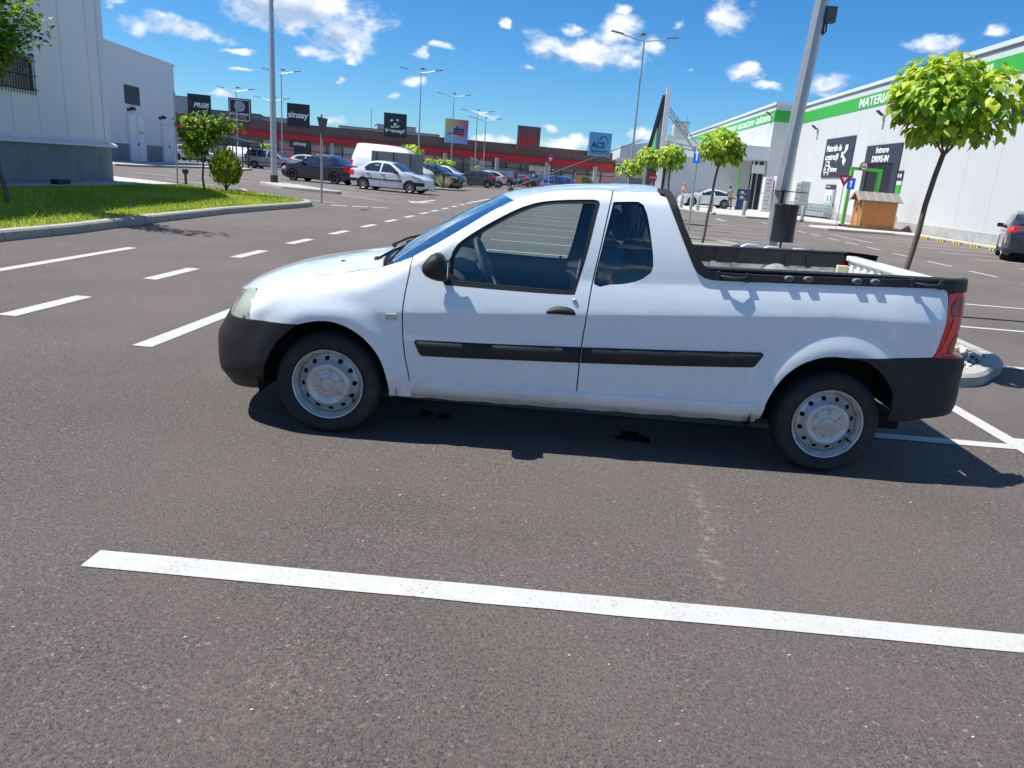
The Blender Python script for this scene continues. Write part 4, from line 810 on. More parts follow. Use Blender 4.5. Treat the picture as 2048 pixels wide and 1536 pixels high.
for k in range(7): a=k*.9; b.tube([(-34.85+.42*math.cos(a)-.1,-1.04,6.62+.3*math.sin(a)),(-34.85+.25*math.cos(a+1),-1.04,6.62+.33*math.sin(a+1))],.03,5)
b.build('engraving',mat('engraving',(.12,.13,.17),.5),em)
text('BĂCĂNIA SIBIENILOR',s_,WLET,(-35.85,-1.02,5.62),.34,2.0,bold=.01); text('Produse alimentare',s_,WLET,(-35.6,-1.02,5.38),.2,1.5); text('din inima Ardealului',s_,WLET,(-35.6,-1.02,5.15),.2,1.5)
s_=sign(-29.4,-26.8,4.87,7.56,NAVY,'plain black square sign reading sinsay in white'); text('sinsay',s_,WLET,(-29.3,-1.02,5.95),1.0,2.35,bold=.03)
s_=sign(-17.7,-14.9,4.72,7.58,mat('dark_green_board',(.012,.035,.038),.5),'dark green square sign with a white smiling muzzle and the word fressnapf')
for x,z,rx,rzz,rot in ((-16.80,6.72,.20,.13,-15),(-16.05,6.82,.17,.14,15),(-16.35,6.28,.22,.16,0)): b=MB(); b.lathe([(.0001,.02),(1,.02),(1,0)],20,Matrix.Translation((x,-1.0,z))@Matrix.Rotation(R(rot),4,'Y')@Matrix.Diagonal((rx,1,rzz,1))@Matrix.Rotation(R(90),4,'X')); b.build('emblem_spot',WLET,s_)
b=MB(); b.tube([(-16.86,-1.01,6.05),(-16.72,-1.01,5.90),(-16.5,-1.01,5.92),(-16.36,-1.01,6.2),(-16.2,-1.01,5.96),(-15.98,-1.01,6.0),(-15.85,-1.01,6.16)],.095,8); b.build('emblem_smile',WLET,s_); text('fressnapf',s_,WLET,(-17.55,-1.02,5.30),.62,2.45,bold=.02)
DM,t,b_=raw('rainbow_board'); ob=t.new('TexCoord').outputs['Object']; sx=t.new('SeparateXYZ'); t.put(sx.inputs[0],ob)
u=t.rng(sx.outputs[0],-9.9,-6.9); v=t.rng(sx.outputs[2],4.66,7.6); t.put(b_.inputs['Base Color'],t.mix(v,t.mix(u,(.18,.55,.80,1),(.30,.30,.80,1)),t.mix(u,(.62,.60,.10,1),(.50,.12,.22,1))))
s_=sign(-9.9,-6.9,4.66,7.6,DM,'rainbow tinted square sign reading dm in dark blue'); text('dm',s_,mat('dark_blue',(.008,.01,.10),.5),(-9.1,-1.02,5.92),1.25,1.55,bold=.035,shear=.3)
b=MB(); b.tube([(-9.5,-1.02,5.75),(-9.0,-1.02,5.85),(-8.2,-1.02,5.72),(-7.4,-1.02,5.85)],.10,8); b.build('ribbon',mat('red_ribbon',(.6,.02,.01),.5),s_); b=MB(); b.tube([(-8.9,-1.03,5.9),(-8.2,-1.03,5.6),(-7.6,-1.03,5.52),(-7.3,-1.03,5.85)],.07,8); b.build('ribbon',mat('orange_ribbon',(.85,.25,.03),.5),s_)
KR=mat('kik_red',(.62,.015,.02),.5); s_=sign(-.15,2.95,4.58,7.64,mat('greyish_brown_board',(.12,.085,.09),.5),'grey-brown square sign reading KiK in red letters with a red outline')
text('kik',s_,KR,(.12,-1.02,5.2),2.2,2.4,bold=.05,shear=.18); b=MB()
for a in ((.05,2.75,7.35,7.40),(.05,2.75,4.85,4.93),(.05,.10,4.85,7.4),(2.70,2.75,4.85,7.4)): b.box(a[0],a[1],-1.02,-1.0,a[2],a[3])
b.build('border',KR,s_)
NB=mat('deep_navy',(.004,.008,.08),.5); s_=sign(10.0,13.2,4.65,7.75,mat('sky_blue_board',(.09,.33,.58),.5,var=.2,vs=.7),'light blue square sign reading ACS with a ring of small drops')
text('ACS',s_,NB,(10.35,-1.02,5.72),1.15,1.95,bold=.03); text('Apa Clean Solution',s_,NB,(10.3,-1.02,5.2),.36,2.7,bold=.01); text('solutii pentru apa',s_,NB,(10.3,-1.02,4.98),.2,2.7)
b=MB()
for k in range(13): a=R(150-k*19); b.ball((12.05+.62*math.cos(a),-1.02,6.62+.62*math.sin(a)),.10-.005*k,n=8)
b.build('emblem_drops',NB,s_)
g2=empty('grey_building',(-5.7,106.1,0),MR_,'plain light grey flat-roofed building right of the brown shopping centre','building'); m_=MB(); m_.box(14.7,30,1.5,25,0,5.15); m_.build('wall',mat('pale_grey_cladding',(.36,.38,.41),.5),g2); m_=MB(); m_.box(14.7,30.1,1.4,25,5.15,5.25); m_.build('roof_edge',TRIM,g2); m_=MB(); m_.box(17.5,19.5,1.45,1.5,0,2.2); m_.build('door',SEAM,g2)
# --- DIY store on the right; wall A faces -X
ST=empty('store',(19.42,33.04,0),R(-1.01),'big white hardware store with a bright green stripe and a grey concrete base','building')
m_=MB(); m_.box(0,60,-22,33.2,.62,8.70); m_.box(-2.3,60,33.2,110,.62,8.70); m_.build('wall',WALLW,ST)
m_=MB(); m_.box(-.06,60,-22,33.14,0,.62); m_.box(-2.36,60,33.14,110,0,.62); m_.build('plinth',CONC,ST)
m_=MB(); m_.box(-.07,.0,-22,33.13,8.66,8.88); m_.box(-2.37,-2.3,33.13,110,8.66,8.88); m_.box(-2.3,0,33.13,33.2,8.66,8.88); m_.box(0,60,-22,33.13,8.7,8.86); m_.box(-2.3,60,33.2,110,8.7,8.86); m_.build('parapet_cap',mat('white_coping',(.66,.68,.70),.4),ST)
m_=MB(); m_.box(-.075,.0,-22,33.125,8.60,8.655); m_.box(-2.375,-2.3,33.13,110,8.60,8.655); m_.build('coping_shadow_gap',SEAM,ST)
m_=MB(); m_.box(-.025,0,-22,33.175,7.36,8.20); m_.box(-2.325,0,33.175,33.2,7.34,8.24); m_.box(-2.325,-2.3,33.2,110,7.34,8.24); m_.build('green_stripe',WGRN,ST)
for y in (28.3,24.4,19.8,15.2,11.7,7.9,4.6,1.85,-2,-6): m_=MB(); m_.box(-.003,.0,y-.012,y+.012,.7,7.35); m_.build('panel_joint',mat('faint_joint',(.43,.44,.43),.6),ST)
for y in (27.8,20.2,12.5): m_=MB(); m_.box(-.03,-.025,y-.015,y+.015,7.37,8.2); m_.build('stripe_joint',mat('stripe_joint',(.03,.25,.03),.6),ST)
WR=(R(90),0,R(-90))
text('MATERIALE DE CONSTRUCȚII',ST,WLET,(-.035,20.5,7.50),.78,16.2,WR,bold=.012)
text('PARCHETI · DECORAȚIUNI · GRĂDINĂRIT',ST,WLET,(-2.335,33.2+19.5,7.50),.66,19.0,WR,bold=.012)
text('www.',ST,mat('charcoal_lettering',(.03,.035,.045),.5),(-.03,3.55,5.47),1.55,4.6,WR,bold=.03,shear=.25)
m_=MB(); m_.box(-.012,0,13.0,16.9,0,3.86); dr=m_.build('drive_in_opening',mat('dark_opening',(.012,.012,.013),.5),ST); m_=MB(); m_.box(-.03,-.012,15.1,15.3,0,3.86); m_.build('jamb',BLKM,dr)
# flat canopy and entrance
m_=MB(); m_.box(-5.2,-2.3,33.25,48,4.2,5.32); m_.build('flat_canopy',mat('canopy_white',(.62,.66,.66),.5),ST)
for a,b in (((-2.3,34.5,7.0),(-5.0,34.5,5.35)),((-2.3,40,7.0),(-5.0,40,5.35))): m_=MB(); m_.tube([a,b],.05,6); m_.build('tie_rod',GALV,ST)
m_=MB(); m_.box(-3.6,-2.45,33.2,33.3,0,4.1); op=m_.build('side_door',mat('dark_opening',(.012,.012,.013),.5),ST)
for x in (-3.5,-3.1,-2.6): m_=MB(); m_.box(x,x+.08,33.05,33.2,0,4.1); m_.build('door_rail',GALV,op)
for x in (-4.4,-3.45): m_=MB(); m_.box(x,x+.13,33.9,34.03,0,3.4); m_.build('height_bar_post',mat('bright_green',(.10,.60,.04),.4),op)
m_=MB(); m_.box(-3.55,-2.5,33.0,33.12,3.1,3.8); m_.build('door_notice',mat('pale_notice',(.6,.62,.6),.5),op)
m_=MB(); m_.box(-9.6,-2.3,38.5,60,0,4.2); m_.build('porch_wall',mat('shaded_white_wall',(.60,.62,.63),.6),ST)
m_=MB(); m_.prism([(-14,5.0),(-9.2,5.9),(-2.3,6.6),(-2.3,5.3),(-5,4.2),(-14,3.9)],46,60,'y'); m_.build('porch_roof',mat('porch_white',(.66,.68,.68),.5),ST)
EN=empty('entrance',(0,0,0)); EN.parent=ST
m_=MB(); m_.box(-9.75,-5.7,43.0,43.3,2.75,3.75); m_.build('lintel',BLKM,EN); text('Intrare',EN,WLET,(-8.7,42.98,3.0),.52,1.5,bold=.01)
for x in (-9.7,-8.75,-7.8,-6.85,-5.9): m_=MB(); m_.box(x,x+.1,42.95,43.1,0,2.75); m_.build('mullion',BLKM,EN)
m_=MB(); m_.box(-9.75,-5.7,43.1,43.14,0,2.75); m_.build('glazing',mat('entrance_glass',(.055,.065,.065),.08,spec=.8,var=.8,vs=1.2),EN)
m_=MB(); m_.box(-9.75,-5.7,42.96,43.1,1.9,2.0); m_.build('transom',BLKM,EN); m_=MB(); m_.box(-9.7,-5.75,42.99,43.09,2.05,2.72); m_.build('frosted_band',mat('frosted',(.30,.32,.33),.5),EN)
m_=MB(); m_.box(-11.4,-9.75,43.2,43.6,0,3.6)
m_.build('timber_screen',mat('brown_screen',(.12,.09,.07),.6,var=.7,vs=3),EN)
# signs on wall A
def wsign(name,y0,y1,z0,z1,label,cat,m=ANTH):
    s_=empty(name,(19.42,33.04,0),R(-1.01),label,cat); b=MB(); b.box(-.07,-.026,y0,y1,z0,z1); b.build('board',m,s_); return s_
s_=wsign('wall_sign',19.9,25.75,3.03,5.75,'large dark board reading Materiale de construcții with a car symbol and arrow','wall sign')
text('Materiale de',s_,WLET,(-.08,25.35,4.85),.62,3.1,WR,bold=.012); text('construcții',s_,WLET,(-.08,25.35,4.25),.62,2.7,WR,bold=.012); text('Intrare',s_,WLET,(-.08,23.9,3.42),.5,1.35,WR,bold=.012)
b=MB()
for P_ in ([(22.1,4.35),(21.7,4.35),(21.7,4.75),(22.1,4.75)],[(21.6,4.55),(21.0,4.9),(21.0,5.2),(21.5,5.2)],[(21.6,4.5),(21.0,4.15),(21.3,3.8),(21.7,4.1)]): b.prism(P_,-.08,-.07,'x')
b.build('arrow',WLET,s_)
b=MB(); cx,cz=24.6,3.62; b.tube([(-.08,cx+dx*.5,cz+dz*.42) for dx,dz in ((-1,-.6),(-1.05,.1),(-.7,.5),(-.5,1.2),(.5,1.2),(.7,.5),(1.05,.1),(1,-.6),(-1,-.6))],.05,6); b.tube([(-.08,cx-.35,cz+.22),(-.08,cx+.35,cz+.22)],.04,6); b.ball((-.08,cx-.3,cz-.05),.08,n=8); b.ball((-.08,cx+.3,cz-.05),.08,n=8)
for d_ in (-.38,.38): b.box(-.09,-.075,cx+d_-.09,cx+d_+.09,cz-.45,cz-.25)
b.build('car_symbol',WLET,s_)
s_=wsign('wall_sign',12.2,17.55,3.87,4.96,'dark board reading Intrare DRIVE-IN framing the black opening','wall sign')
b=MB(); b.box(-.07,-.026,16.92,17.55,0,3.87); b.build('frame_leg',ANTH,s_); b=MB(); b.box(-.07,-.026,12.2,12.98,0,3.87); b.build('frame_leg',ANTH,s_)
text('Intrare',s_,WLET,(-.08,15.95,4.48),.5,1.9,WR,bold=.012); text('DRIVE-IN',s_,WLET,(-.08,16.35,3.95),.5,2.5,WR,bold=.015)
s_=wsign('wall_poster',22.1,24.2,2.2,2.52,'small dark header over a pale instruction poster near the trolleys','poster'); b=MB(); b.box(-.065,-.026,22.15,24.2,.9,2.18); b.build('sheet',mat('pale_sheet',(.66,.70,.70),.5,var=.25,vs=3),s_); text('Cărucioare',s_,WLET,(-.08,24.0,2.33),.14,.9,WR)
b=MB(); b.box(-.072,-.066,22.4,24.0,1.2,1.24); b.build('green_text_line',WGRN,s_)
for y in (22.7,23.3): b=MB(); b.tube([(-.075,y,1.35),(-.075,y,1.65)],.03,6); b.ball((-.075,y,1.72),.05,n=8); b.build('pictogram',BLKM,s_)
s_=wsign('wall_poster',11.4,12.05,2.85,3.4,'dark and green notice board with two round symbols right of the drive-in opening','poster')
for y in (11.9,11.58): b=MB(); b.lathe([(.0001,.01),(.13,.01)],16,Matrix.Translation((-.075,y,3.12))@Matrix.Rotation(R(-90),4,'Y')); b.build('round_symbol',mat('pinkish_white',(.7,.55,.55),.5),s_)
b=MB(); b.box(-.06,-.026,11.42,12.05,2.62,2.84); b.build('white_sheet',mat('pale_sheet',(.66,.70,.70),.5),s_); b=MB(); b.box(-.061,-.026,11.42,12.05,2.0,2.61); b.build('green_sheet',WGRN,s_)
for y,z,lb in ((28.4,6.75,'floodlight on the white store wall above the Materiale board'),(15.75,6.8,'floodlight on the white store wall above the drive-in board'),(34.0,8.0,'small floodlight by the near corner of the green lettering')):
    x=-2.3 if y>33 else 0; s_=empty('floodlight',(19.42,33.04,0),R(-1.01),lb,'floodlight','floodlights on the store wall'); b=MB(); b.box(x-.12,x,y-.07,y+.07,z-.42,z-.12); b.build('bracket',GALV,s_)
    b=MB(); b.box(-.22,.22,-.16,.16,-.04,.04,Matrix.Translation((x-.35,y+.05,z))@Matrix.Rotation(R(35),4,'Y')); b.tube([(x,y,z-.15),(x-.3,y,z-.02)],.025,6); b.build('lamp_head',BLKM,s_)
# pylon fin, struts, concrete tower
PY=empty('store_pylon',(8.95,70,0),0,'tall white edged triangular store pylon with dark louvres and a green face','pylon')
m_=MB(); m_.prism([(.0,0),(.55,0),(.45,9.75),(.05,9.75)],0,.25,'y'); m_.build('white_edge',mat('pylon_white',(.82,.82,.80),.4),PY)
m_=MB(); m_.prism([(.26,3.0),(8.5,3.0),(8.5,4.6),(.26,9.2)],-.05,.25,'x'); m_.build('dark_face',ANTH,PY)
m_=MB(); m_.prism([(2.0,3.6),(7.5,3.6),(2.4,7.2)],-.12,-.05,'x'); m_.build('green_face',mat('pylon_green',(.10,.42,.14),.5),PY)
m_=MB()
for k in range(22): y=.4+k*.36; zt=9.2-(y-.26)*.56; m_.box(-.22,-.08,y,y+.1,zt-1.6,zt)
m_.build('louvres',BLKM,PY)
for a,b in (((.4,.2,8.2),(4.2,1,4.6)),((.4,.2,7.6),(3.6,1,4.4)),((.4,.2,8.0),(3.9,3,4.6)),((.4,.2,5.0),(4.4,1,4.6)),((.4,.2,5.3),(4.4,1,4.9)),((1.2,.4,7.2),(1.6,.4,6.6)),((2.0,.6,6.4),(2.5,.6,5.9))): m_=MB(); m_.tube([a,b],.055,6); m_.build('strut',GALV,PY)
TW=empty('concrete_tower',(13.1,86,0),0,'squat raw concrete tower rising behind the store porch','tower'); m_=MB(); m_.box(-.75,.8,0,1.6,0,8.2); m_.build('shaft',CONC,TW); m_=MB(); m_.box(-.82,.87,-.06,1.66,8.2,8.3); m_.build('roof_slab',SEAM,TW)
m_=MB(); m_.box(-1.4,-.75,.2,1.4,0,6.8); m_.build('annex',CONC,TW)
for x in (-.4,.6): m_=MB(); m_.tube([(x,.5,8.3),(x,.5,9.0)],.015,5); m_.build('aerial',BLKM,TW)
# ---------------------------------------------------------------- pavements, kerbs, islands, lawn
KERB=mat('kerb_concrete',(.38,.37,.33),.85,var=.1,vs=8,bump=.35,bs=60,dirt=((.25,.24,.22),4,.5)); PAVE=mat('pavement',(.46,.45,.42),.85,var=.06,vs=2)
def kerb(name,poly,z=.13,m=KERB,inner=None,label=None):
    b=MB(); b.prism(poly,0,z,'z'); o=b.build(name,m,None,bevel=.03); tag(o,kind='structure'); return o
def offs(poly,d):
    n=len(poly); A=sum(poly[i][0]*poly[(i+1)%n][1]-poly[(i+1)%n][0]*poly[i][1] for i in range(n)); sg=1 if A>0 else -1; o=[]
    for i in range(n):
        a,b,c=Vector(poly[i-1]),Vector(poly[i]),Vector(poly[(i+1)%n]); n1=Vector((-(b-a).y,(b-a).x)).normalized(); n2=Vector((-(c-b).y,(c-b).x)).normalized(); nn=(n1+n2); nn=nn.normalized() if nn.length>1e-6 else n1; k=max(.5,nn.dot(n1)); o.append(tuple(b+nn*sg*d/k))
    return o
def island(name,poly,kw=.16,z=.14,fill=None,fz=.11):
    b=MB(); inn=offs(poly,kw); n=len(poly); t=offs(poly,.03)
    v=[(x,y,0) for x,y in poly]+[(x,y,z-.03) for x,y in poly]+[(x,y,z) for x,y in t]+[(x,y,z) for x,y in inn]+[(x,y,fz-.06) for x,y in inn]
    b.add(v,[(r_*n+i,r_*n+(i+1)%n,(r_+1)*n+(i+1)%n,(r_+1)*n+i) for r_ in range(4) for i in range(n)]); o=b.build(name,KERB,None,smooth=35); tag(o,kind='structure')
    if fill:
        b=MB(); b.add([(x,y,fz) for x,y in inn],[tuple(range(n))]); f=b.build('planting_bed' if fill is not KERB else 'kerb_infill',fill,None); tag(f,kind='structure')
    return inn
ISL=rounded([(1.95,6.62),(3.95,6.60),(4.78,7.55),(4.85,9.2),(1.95,9.2)],.32,6)
inn=island('kerb_island',ISL,.16,.12,mat('earth_bed',(.20,.17,.13),.95),.08)
island('kerb_island',rounded([(2.6,10.55),(4.3,10.55),(4.3,12.0),(2.6,12.0)],.3),.15,.13,CONC,.125)
island('kerb_island',rounded([(2.7,20.3),(4.95,20.3),(5.3,21.2),(5.0,22.4),(2.7,22.4)],.3),.16,.14,mat('earth_bed',(.2,.17,.13),.95),.1)
island('kerb_island',rounded([(2.8,32.6),(5.4,32.6),(5.6,34.4),(2.8,34.6)],.3),.16,.14,mat('earth_bed',(.2,.17,.13),.95),.1)
island('kerb_island',rounded([(-14.9,38.6),(-13.9,40.0),(-9.7,35.0),(-9.6,34.5),(-12.6,35.2)],.25),.16,.14,CONC,.13)
island('kerb_island',rounded([(-10.3,52.6),(-6.9,53.6),(-6.4,55.6),(-10.3,60.5)],.4),.16,.14,mat('pale_gravel_bed',(.55,.53,.47),.9,var=.3,vs=30),.1)
ST_=MB(); rs=random.Random(5)
for k in range(1500):
    x=rs.uniform(2.2,4.8); y=rs.uniform(6.85,9.0)
    if inside((x,y),offs(inn,.03)):
        r_=rs.uniform(.012,.034); ST_.ball((x,y,.082+r_*rs.uniform(.3,1.6)),r_,(rs.uniform(.8,1.5),rs.uniform(.8,1.4),rs.uniform(.6,.9)),6)
tag(ST_.build('white_gravel',mat('white_stones',(.62,.58,.50),.8,var=.35,vs=40),None,smooth=40),kind='stuff')
GP=[(-8.13,4.0),(-8.03,11),(-7.96,12.6),(-8.1,15.4),(-8.15,19.1),(-7.95,21.5),(-7.75,23.8),(-7.8,24.7),(-8.1,25.4),(-8.9,26.1),(-10.7,27.6),(-13.1,28.7),(-15.2,29.6),(-15.6,27.1),(-14.8,4)]
inn=island('kerb',GP,.2,.15,mat('lawn_soil',(.20,.24,.03),.95,var=.3,vs=3),.13)
def gz(x,y): return .13+.12*math.exp(-((x+11.5)/1.8)**2)*min(1,max(0,(26.5-y)/5))
g_=MB(); nx_,ny_=24,60
for i in range(nx_):
    for j in range(ny_):
        c=[(-14.9+(6.9)*(i+a)/nx_,4+25.4*(j+b)/ny_) for a,b in ((0,0),(1,0),(1,1),(0,1))]
        if all(inside(p,offs(inn,.02)) for p in c): g_.add([(x,y,gz(x,y)) for x,y in c],[(0,1,2,3)])
tag(g_.build('lawn_ground',mat('lawn_soil',(.20,.24,.03),.95,var=.3,vs=3),None,smooth=180,weld=True),kind='structure')
g_=MB(); rs=random.Random(11)
for k in range(42000):
    x=rs.uniform(-14.2,-8.1); y=10+18.5*rs.random()**1.1
    if not inside((x,y),inn): continue
    h=rs.uniform(.04,.10)*(1.7 if rs.random()<.03 else 1); a=rs.uniform(0,6.28); w=rs.uniform(.008,.016); dx,dy=math.cos(a)*w,math.sin(a)*w; lx,ly=rs.gauss(0,.35)*h,rs.gauss(0,.35)*h; z=gz(x,y)-.01; g_.mi=0 if rs.random()<.62+.5*math.sin(x*1.9+math.sin(y*1.1)*1.5)*math.sin(y*.9+x) else 1
    g_.add([(x-dx,y-dy,z),(x+dx,y+dy,z),(x+lx,y+ly,z+h)],[(0,1,2)])
tag(g_.build('grass',None,None,fix=False,mats=[mat('grass_blade',(.26,.40,.03),.7,var=.45,vs=.5,trans=.45),mat('dry_grass_blade',(.55,.56,.07),.7,var=.3,vs=.8,trans=.45)]),kind='stuff')
def joints(P,kw,z,step):
    b=MB(); n=len(P); I=offs(P,kw); acc=0
    for i in range(n):
        a,c=Vector(P[i]),Vector(P[(i+1)%n]); ai,ci=Vector(I[i]),Vector(I[(i+1)%n]); L=(c-a).length; s=step-acc
        while s<L:
            u=s/L; p=a+(c-a)*u; q=ai+(ci-ai)*u; d=(c-a).normalized()*.006; o=(a-ai).normalized()*.003
            b.add([(p+o-d).to_tuple()+(.0,),(p+o+d).to_tuple()+(.0,),(p+o+d).to_tuple()+(z-.028,),(p+o-d).to_tuple()+(z-.028,),(p+(q-p)*.18-d).to_tuple()+(z+.003,),(p+(q-p)*.18+d).to_tuple()+(z+.003,),(q-d).to_tuple()+(z+.003,),(q+d).to_tuple()+(z+.003,)],[(0,1,2,3),(3,2,5,4),(4,5,7,6)]); s+=step
        acc=(L-(s-step)) if L>0 else acc
    tag(b.build('kerb_joints',mat('joint_mortar',(.13,.12,.11),.9),None),kind='structure')
joints(GP,.2,.15,1.0); joints(ISL,.16,.12,.95)
b=MB(); b.prism([(-14.98,4),(-14.1,4),(-14.15,21),(-14.2,26),(-13.8,28.1),(-15.6,29.3),(-17.6,30.2),(-17.9,29),(-15.4,27.0)],.0,.19,'z'); tag(b.build('pavement',PAVE,None,bevel=.02),kind='structure')
# kerb and dark strip in front of the wing
b=MB(); b.prism([(-31.6,51),(-27.6,48.2),(-26.8,50),(-27.0,58.5),(-24.8,61),(-26,66),(-32,70)],0,.14,'z'); tag(b.build('pavement',CONC,None,bevel=.03),kind='structure')
# pavement along the store
b=MB(); b.prism([(19.3,10),(18.95,10),(19.05,36),(18.7,38.6),(17.5,39.3),(15.4,38.8),(13.9,38.8),(13.3,39.5),(13.6,40.9),(16.3,42.6),(17.8,46.5),(15.4,48.5),(11.8,47.2),(10.4,48.3),(9.2,50.3),(8.4,55),(7.4,63),(7.2,110),(19.5,110)],0,.13,'z'); tag(b.build('store_pavement',PAVE,None,bevel=.03),kind='structure')
b=MB(); b.prism([(-62,-1.3),(20,-1.3),(20,-4.5),(-62,-4.5)],0,.12,'z',Matrix.Translation((-5.7,106.1,0))@rz(MR_)); tag(b.build('mall_pavement',PAVE,None),kind='structure')
# ---------------------------------------------------------------- plants
BARK=mat('bark',(.15,.115,.085),.9,var=.3,vs=18,bump=.5,bs=40)
LF=[mat('leaf_lime',(.42,.55,.03),.5,var=.25,vs=6,trans=.45),mat('leaf_green',(.17,.31,.03),.5,var=.25,vs=6,trans=.4),mat('leaf_deep',(.08,.17,.025),.55,var=.25,vs=6,trans=.3)]
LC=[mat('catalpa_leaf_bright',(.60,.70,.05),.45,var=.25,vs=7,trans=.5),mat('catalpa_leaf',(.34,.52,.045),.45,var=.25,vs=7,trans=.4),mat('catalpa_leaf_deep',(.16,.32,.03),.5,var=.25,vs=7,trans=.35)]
def leaf(b,p,d,n,L,Wd,kind):
    """one bent leaf: p base, d direction, n normal"""
    d=d.normalized(); s=d.cross(n).normalized(); n=s.cross(d)
    if kind=='heart':
        out=[(0,0,0),(.06,.42,.02),(.30,.52,-.02),(.62,.33,-.08),(1,0,-.24),(.62,-.33,-.08),(.30,-.52,-.02),(.06,-.42,.02)]
        v=[p+d*(L*a)+s*(Wd*w)+n*(L*(h+abs(w)*.22)) for a,w,h in out]+[p+d*L*.3+n*L*.02,p+d*L*.62-n*L*.07]
        b.add(v,[(0,1,2,8),(8,2,3,9),(9,3,4),(0,8,6,7),(8,9,5,6),(9,4,5)])
    elif kind=='maple':
        out=[(0,0),(.1,.25),(.05,.5),(.35,.35),(.5,.5),(.62,.22),(1,0),(.62,-.22),(.5,-.5),(.35,-.35),(.05,-.5),(.1,-.25)]
        v=[p+d*(L*a)+s*(Wd*w)-n*(L*.15*a*a-abs(w)*L*.12) for a,w in out]; b.add(v,[(0,1,2,3),(0,3,4,5),(0,5,6,7),(0,7,8,9),(0,9,10,11)])
    else:
        b.add([p,p+d*L*.5+s*Wd*.5,p+d*L,p+d*L*.5-s*Wd*.5],[(0,1,2,3)])
def catalpa(loc,lean,h,rx,rzz,n,L,label,seed,trunk=.026,cut=0):
    r=random.Random(seed); t=empty('catalpa_tree',loc,0,label,'tree','round-headed catalpa trees on the parking islands')
    b=MB(); lx,ly=lean; pts=[Vector((lx*k/8+.012*math.sin(k*1.7),ly*k/8+.01*math.cos(k*1.3),h*k/8)) for k in range(9)]; b.tube(pts,[trunk*(1.15-.035*k) for k in range(9)],10); c=pts[-1]
    for k in range(9):
        a=k*.75; b.tube([c-Vector((0,0,.05)),c+Vector((math.cos(a)*rx*.4,math.sin(a)*rx*.4,rzz*.45)),c+Vector((math.cos(a)*rx*.7,math.sin(a)*rx*.7,rzz*(.4+.3*(k%3))))],trunk*.35,6,r2=trunk*.12)
    b.build('trunk',BARK,t,smooth=60)
    b=MB(); cz=c.z+rzz*.64
    lobes=[(r.uniform(-.5,.5)*rx,r.uniform(-.5,.5)*rx,r.uniform(-.25,.55)*rzz,r.uniform(.5,.72)) for _ in range(7)]+[(0,0,0,.85)]
    for k in range(n):
        lo=lobes[r.randrange(8)]; a=r.uniform(0,6.283); zz=r.uniform(-.75,1); q=math.sqrt(max(0,1-zz*zz)); rad=(r.uniform(.45,1)**.5)*lo[3]
        P=Vector((c.x+lo[0]+rx*rad*q*math.cos(a),c.y+lo[1]+rx*rad*q*math.sin(a),cz+lo[2]*.6+rzz*rad*zz))
        if P.z<c.z-.42*rzz or (cut and P.x>c.x+.40 and P.z<cz-.02): continue
        o=Vector((math.cos(a)*q,math.sin(a)*q,zz)); droop=Vector((o.x,o.y,-.55-.5*(1-zz)*.5)) if zz<.6 else Vector((o.x+r.uniform(-.5,.5),o.y+r.uniform(-.5,.5),-.15))
        droop+=Vector((r.gauss(0,.28),r.gauss(0,.28),r.gauss(0,.22))); nn=(o*.55+Vector((0,0,.9))+Vector((r.gauss(0,.3),r.gauss(0,.3),0)))
        l=L*r.uniform(.55,1.12); rel=(P.z-cz)/rzz
        b.mi=0 if r.random()<.30+.5*max(0,rel) else (1 if r.random()<.65 else 2); leaf(b,P,droop,nn,l,l*.85,'heart')  # more bright leaves towards the crown top, sunlight put into the leaf colour
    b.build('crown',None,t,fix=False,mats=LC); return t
catalpa((3.42,7.45,.10),(.09,-.20),1.96,.52,.53,2100,.10,'young catalpa with a big lime green head and thin leaning trunk behind the pickup bed',1,.026,1)
catalpa((4.08,20.6,.1),(.12,-.1),2.05,.62,.62,800,.17,'catalpa behind the pickup cab, nearest of the row leading to the store entrance',2,.035)
catalpa((4.85,33.2,.1),(-.05,0),2.15,.62,.68,420,.21,'catalpa in line with the Intrare sign, second of the row behind the pickup roof',3,.04)
catalpa((4.3,36.6,.1),(.05,0),2.15,.66,.60,400,.21,'catalpa just left of the one in front of the Intrare sign, in the far row',4,.04)
catalpa((3.55,37.5,.1),(0,0),1.75,.62,.55,300,.21,'yellowish catalpa at the left end of the far row beside the grey lamp post',5,.04)
for x,y,h,s_,lb in ((-12.4,66,2.35,1.0,'bright round tree rising above the grey canvas trailer'),(-12.2,75,1.7,.62,'small lime tree left of the three beyond the black car'),(-11.2,75,1.7,.62,'small lime tree in the middle of the three beyond the black car'),(-10.3,75,1.7,.62,'small lime tree right of the three, beside the lamp post by the rainbow sign'),(-8.8,86,1.5,.6,'small lime tree alone right of the brown hatchback roof'),(-33.7,90,2.0,.7,'small lime tree over the silver people carrier roof'),(-39.8,90,2.4,.5,'tiny lime tree behind the dark trolley shelter')):
    catalpa((x,y,0),(0,0),h,.85*s_,.55*s_,150,.32*s_+.1,lb,int(-x*7),.04)
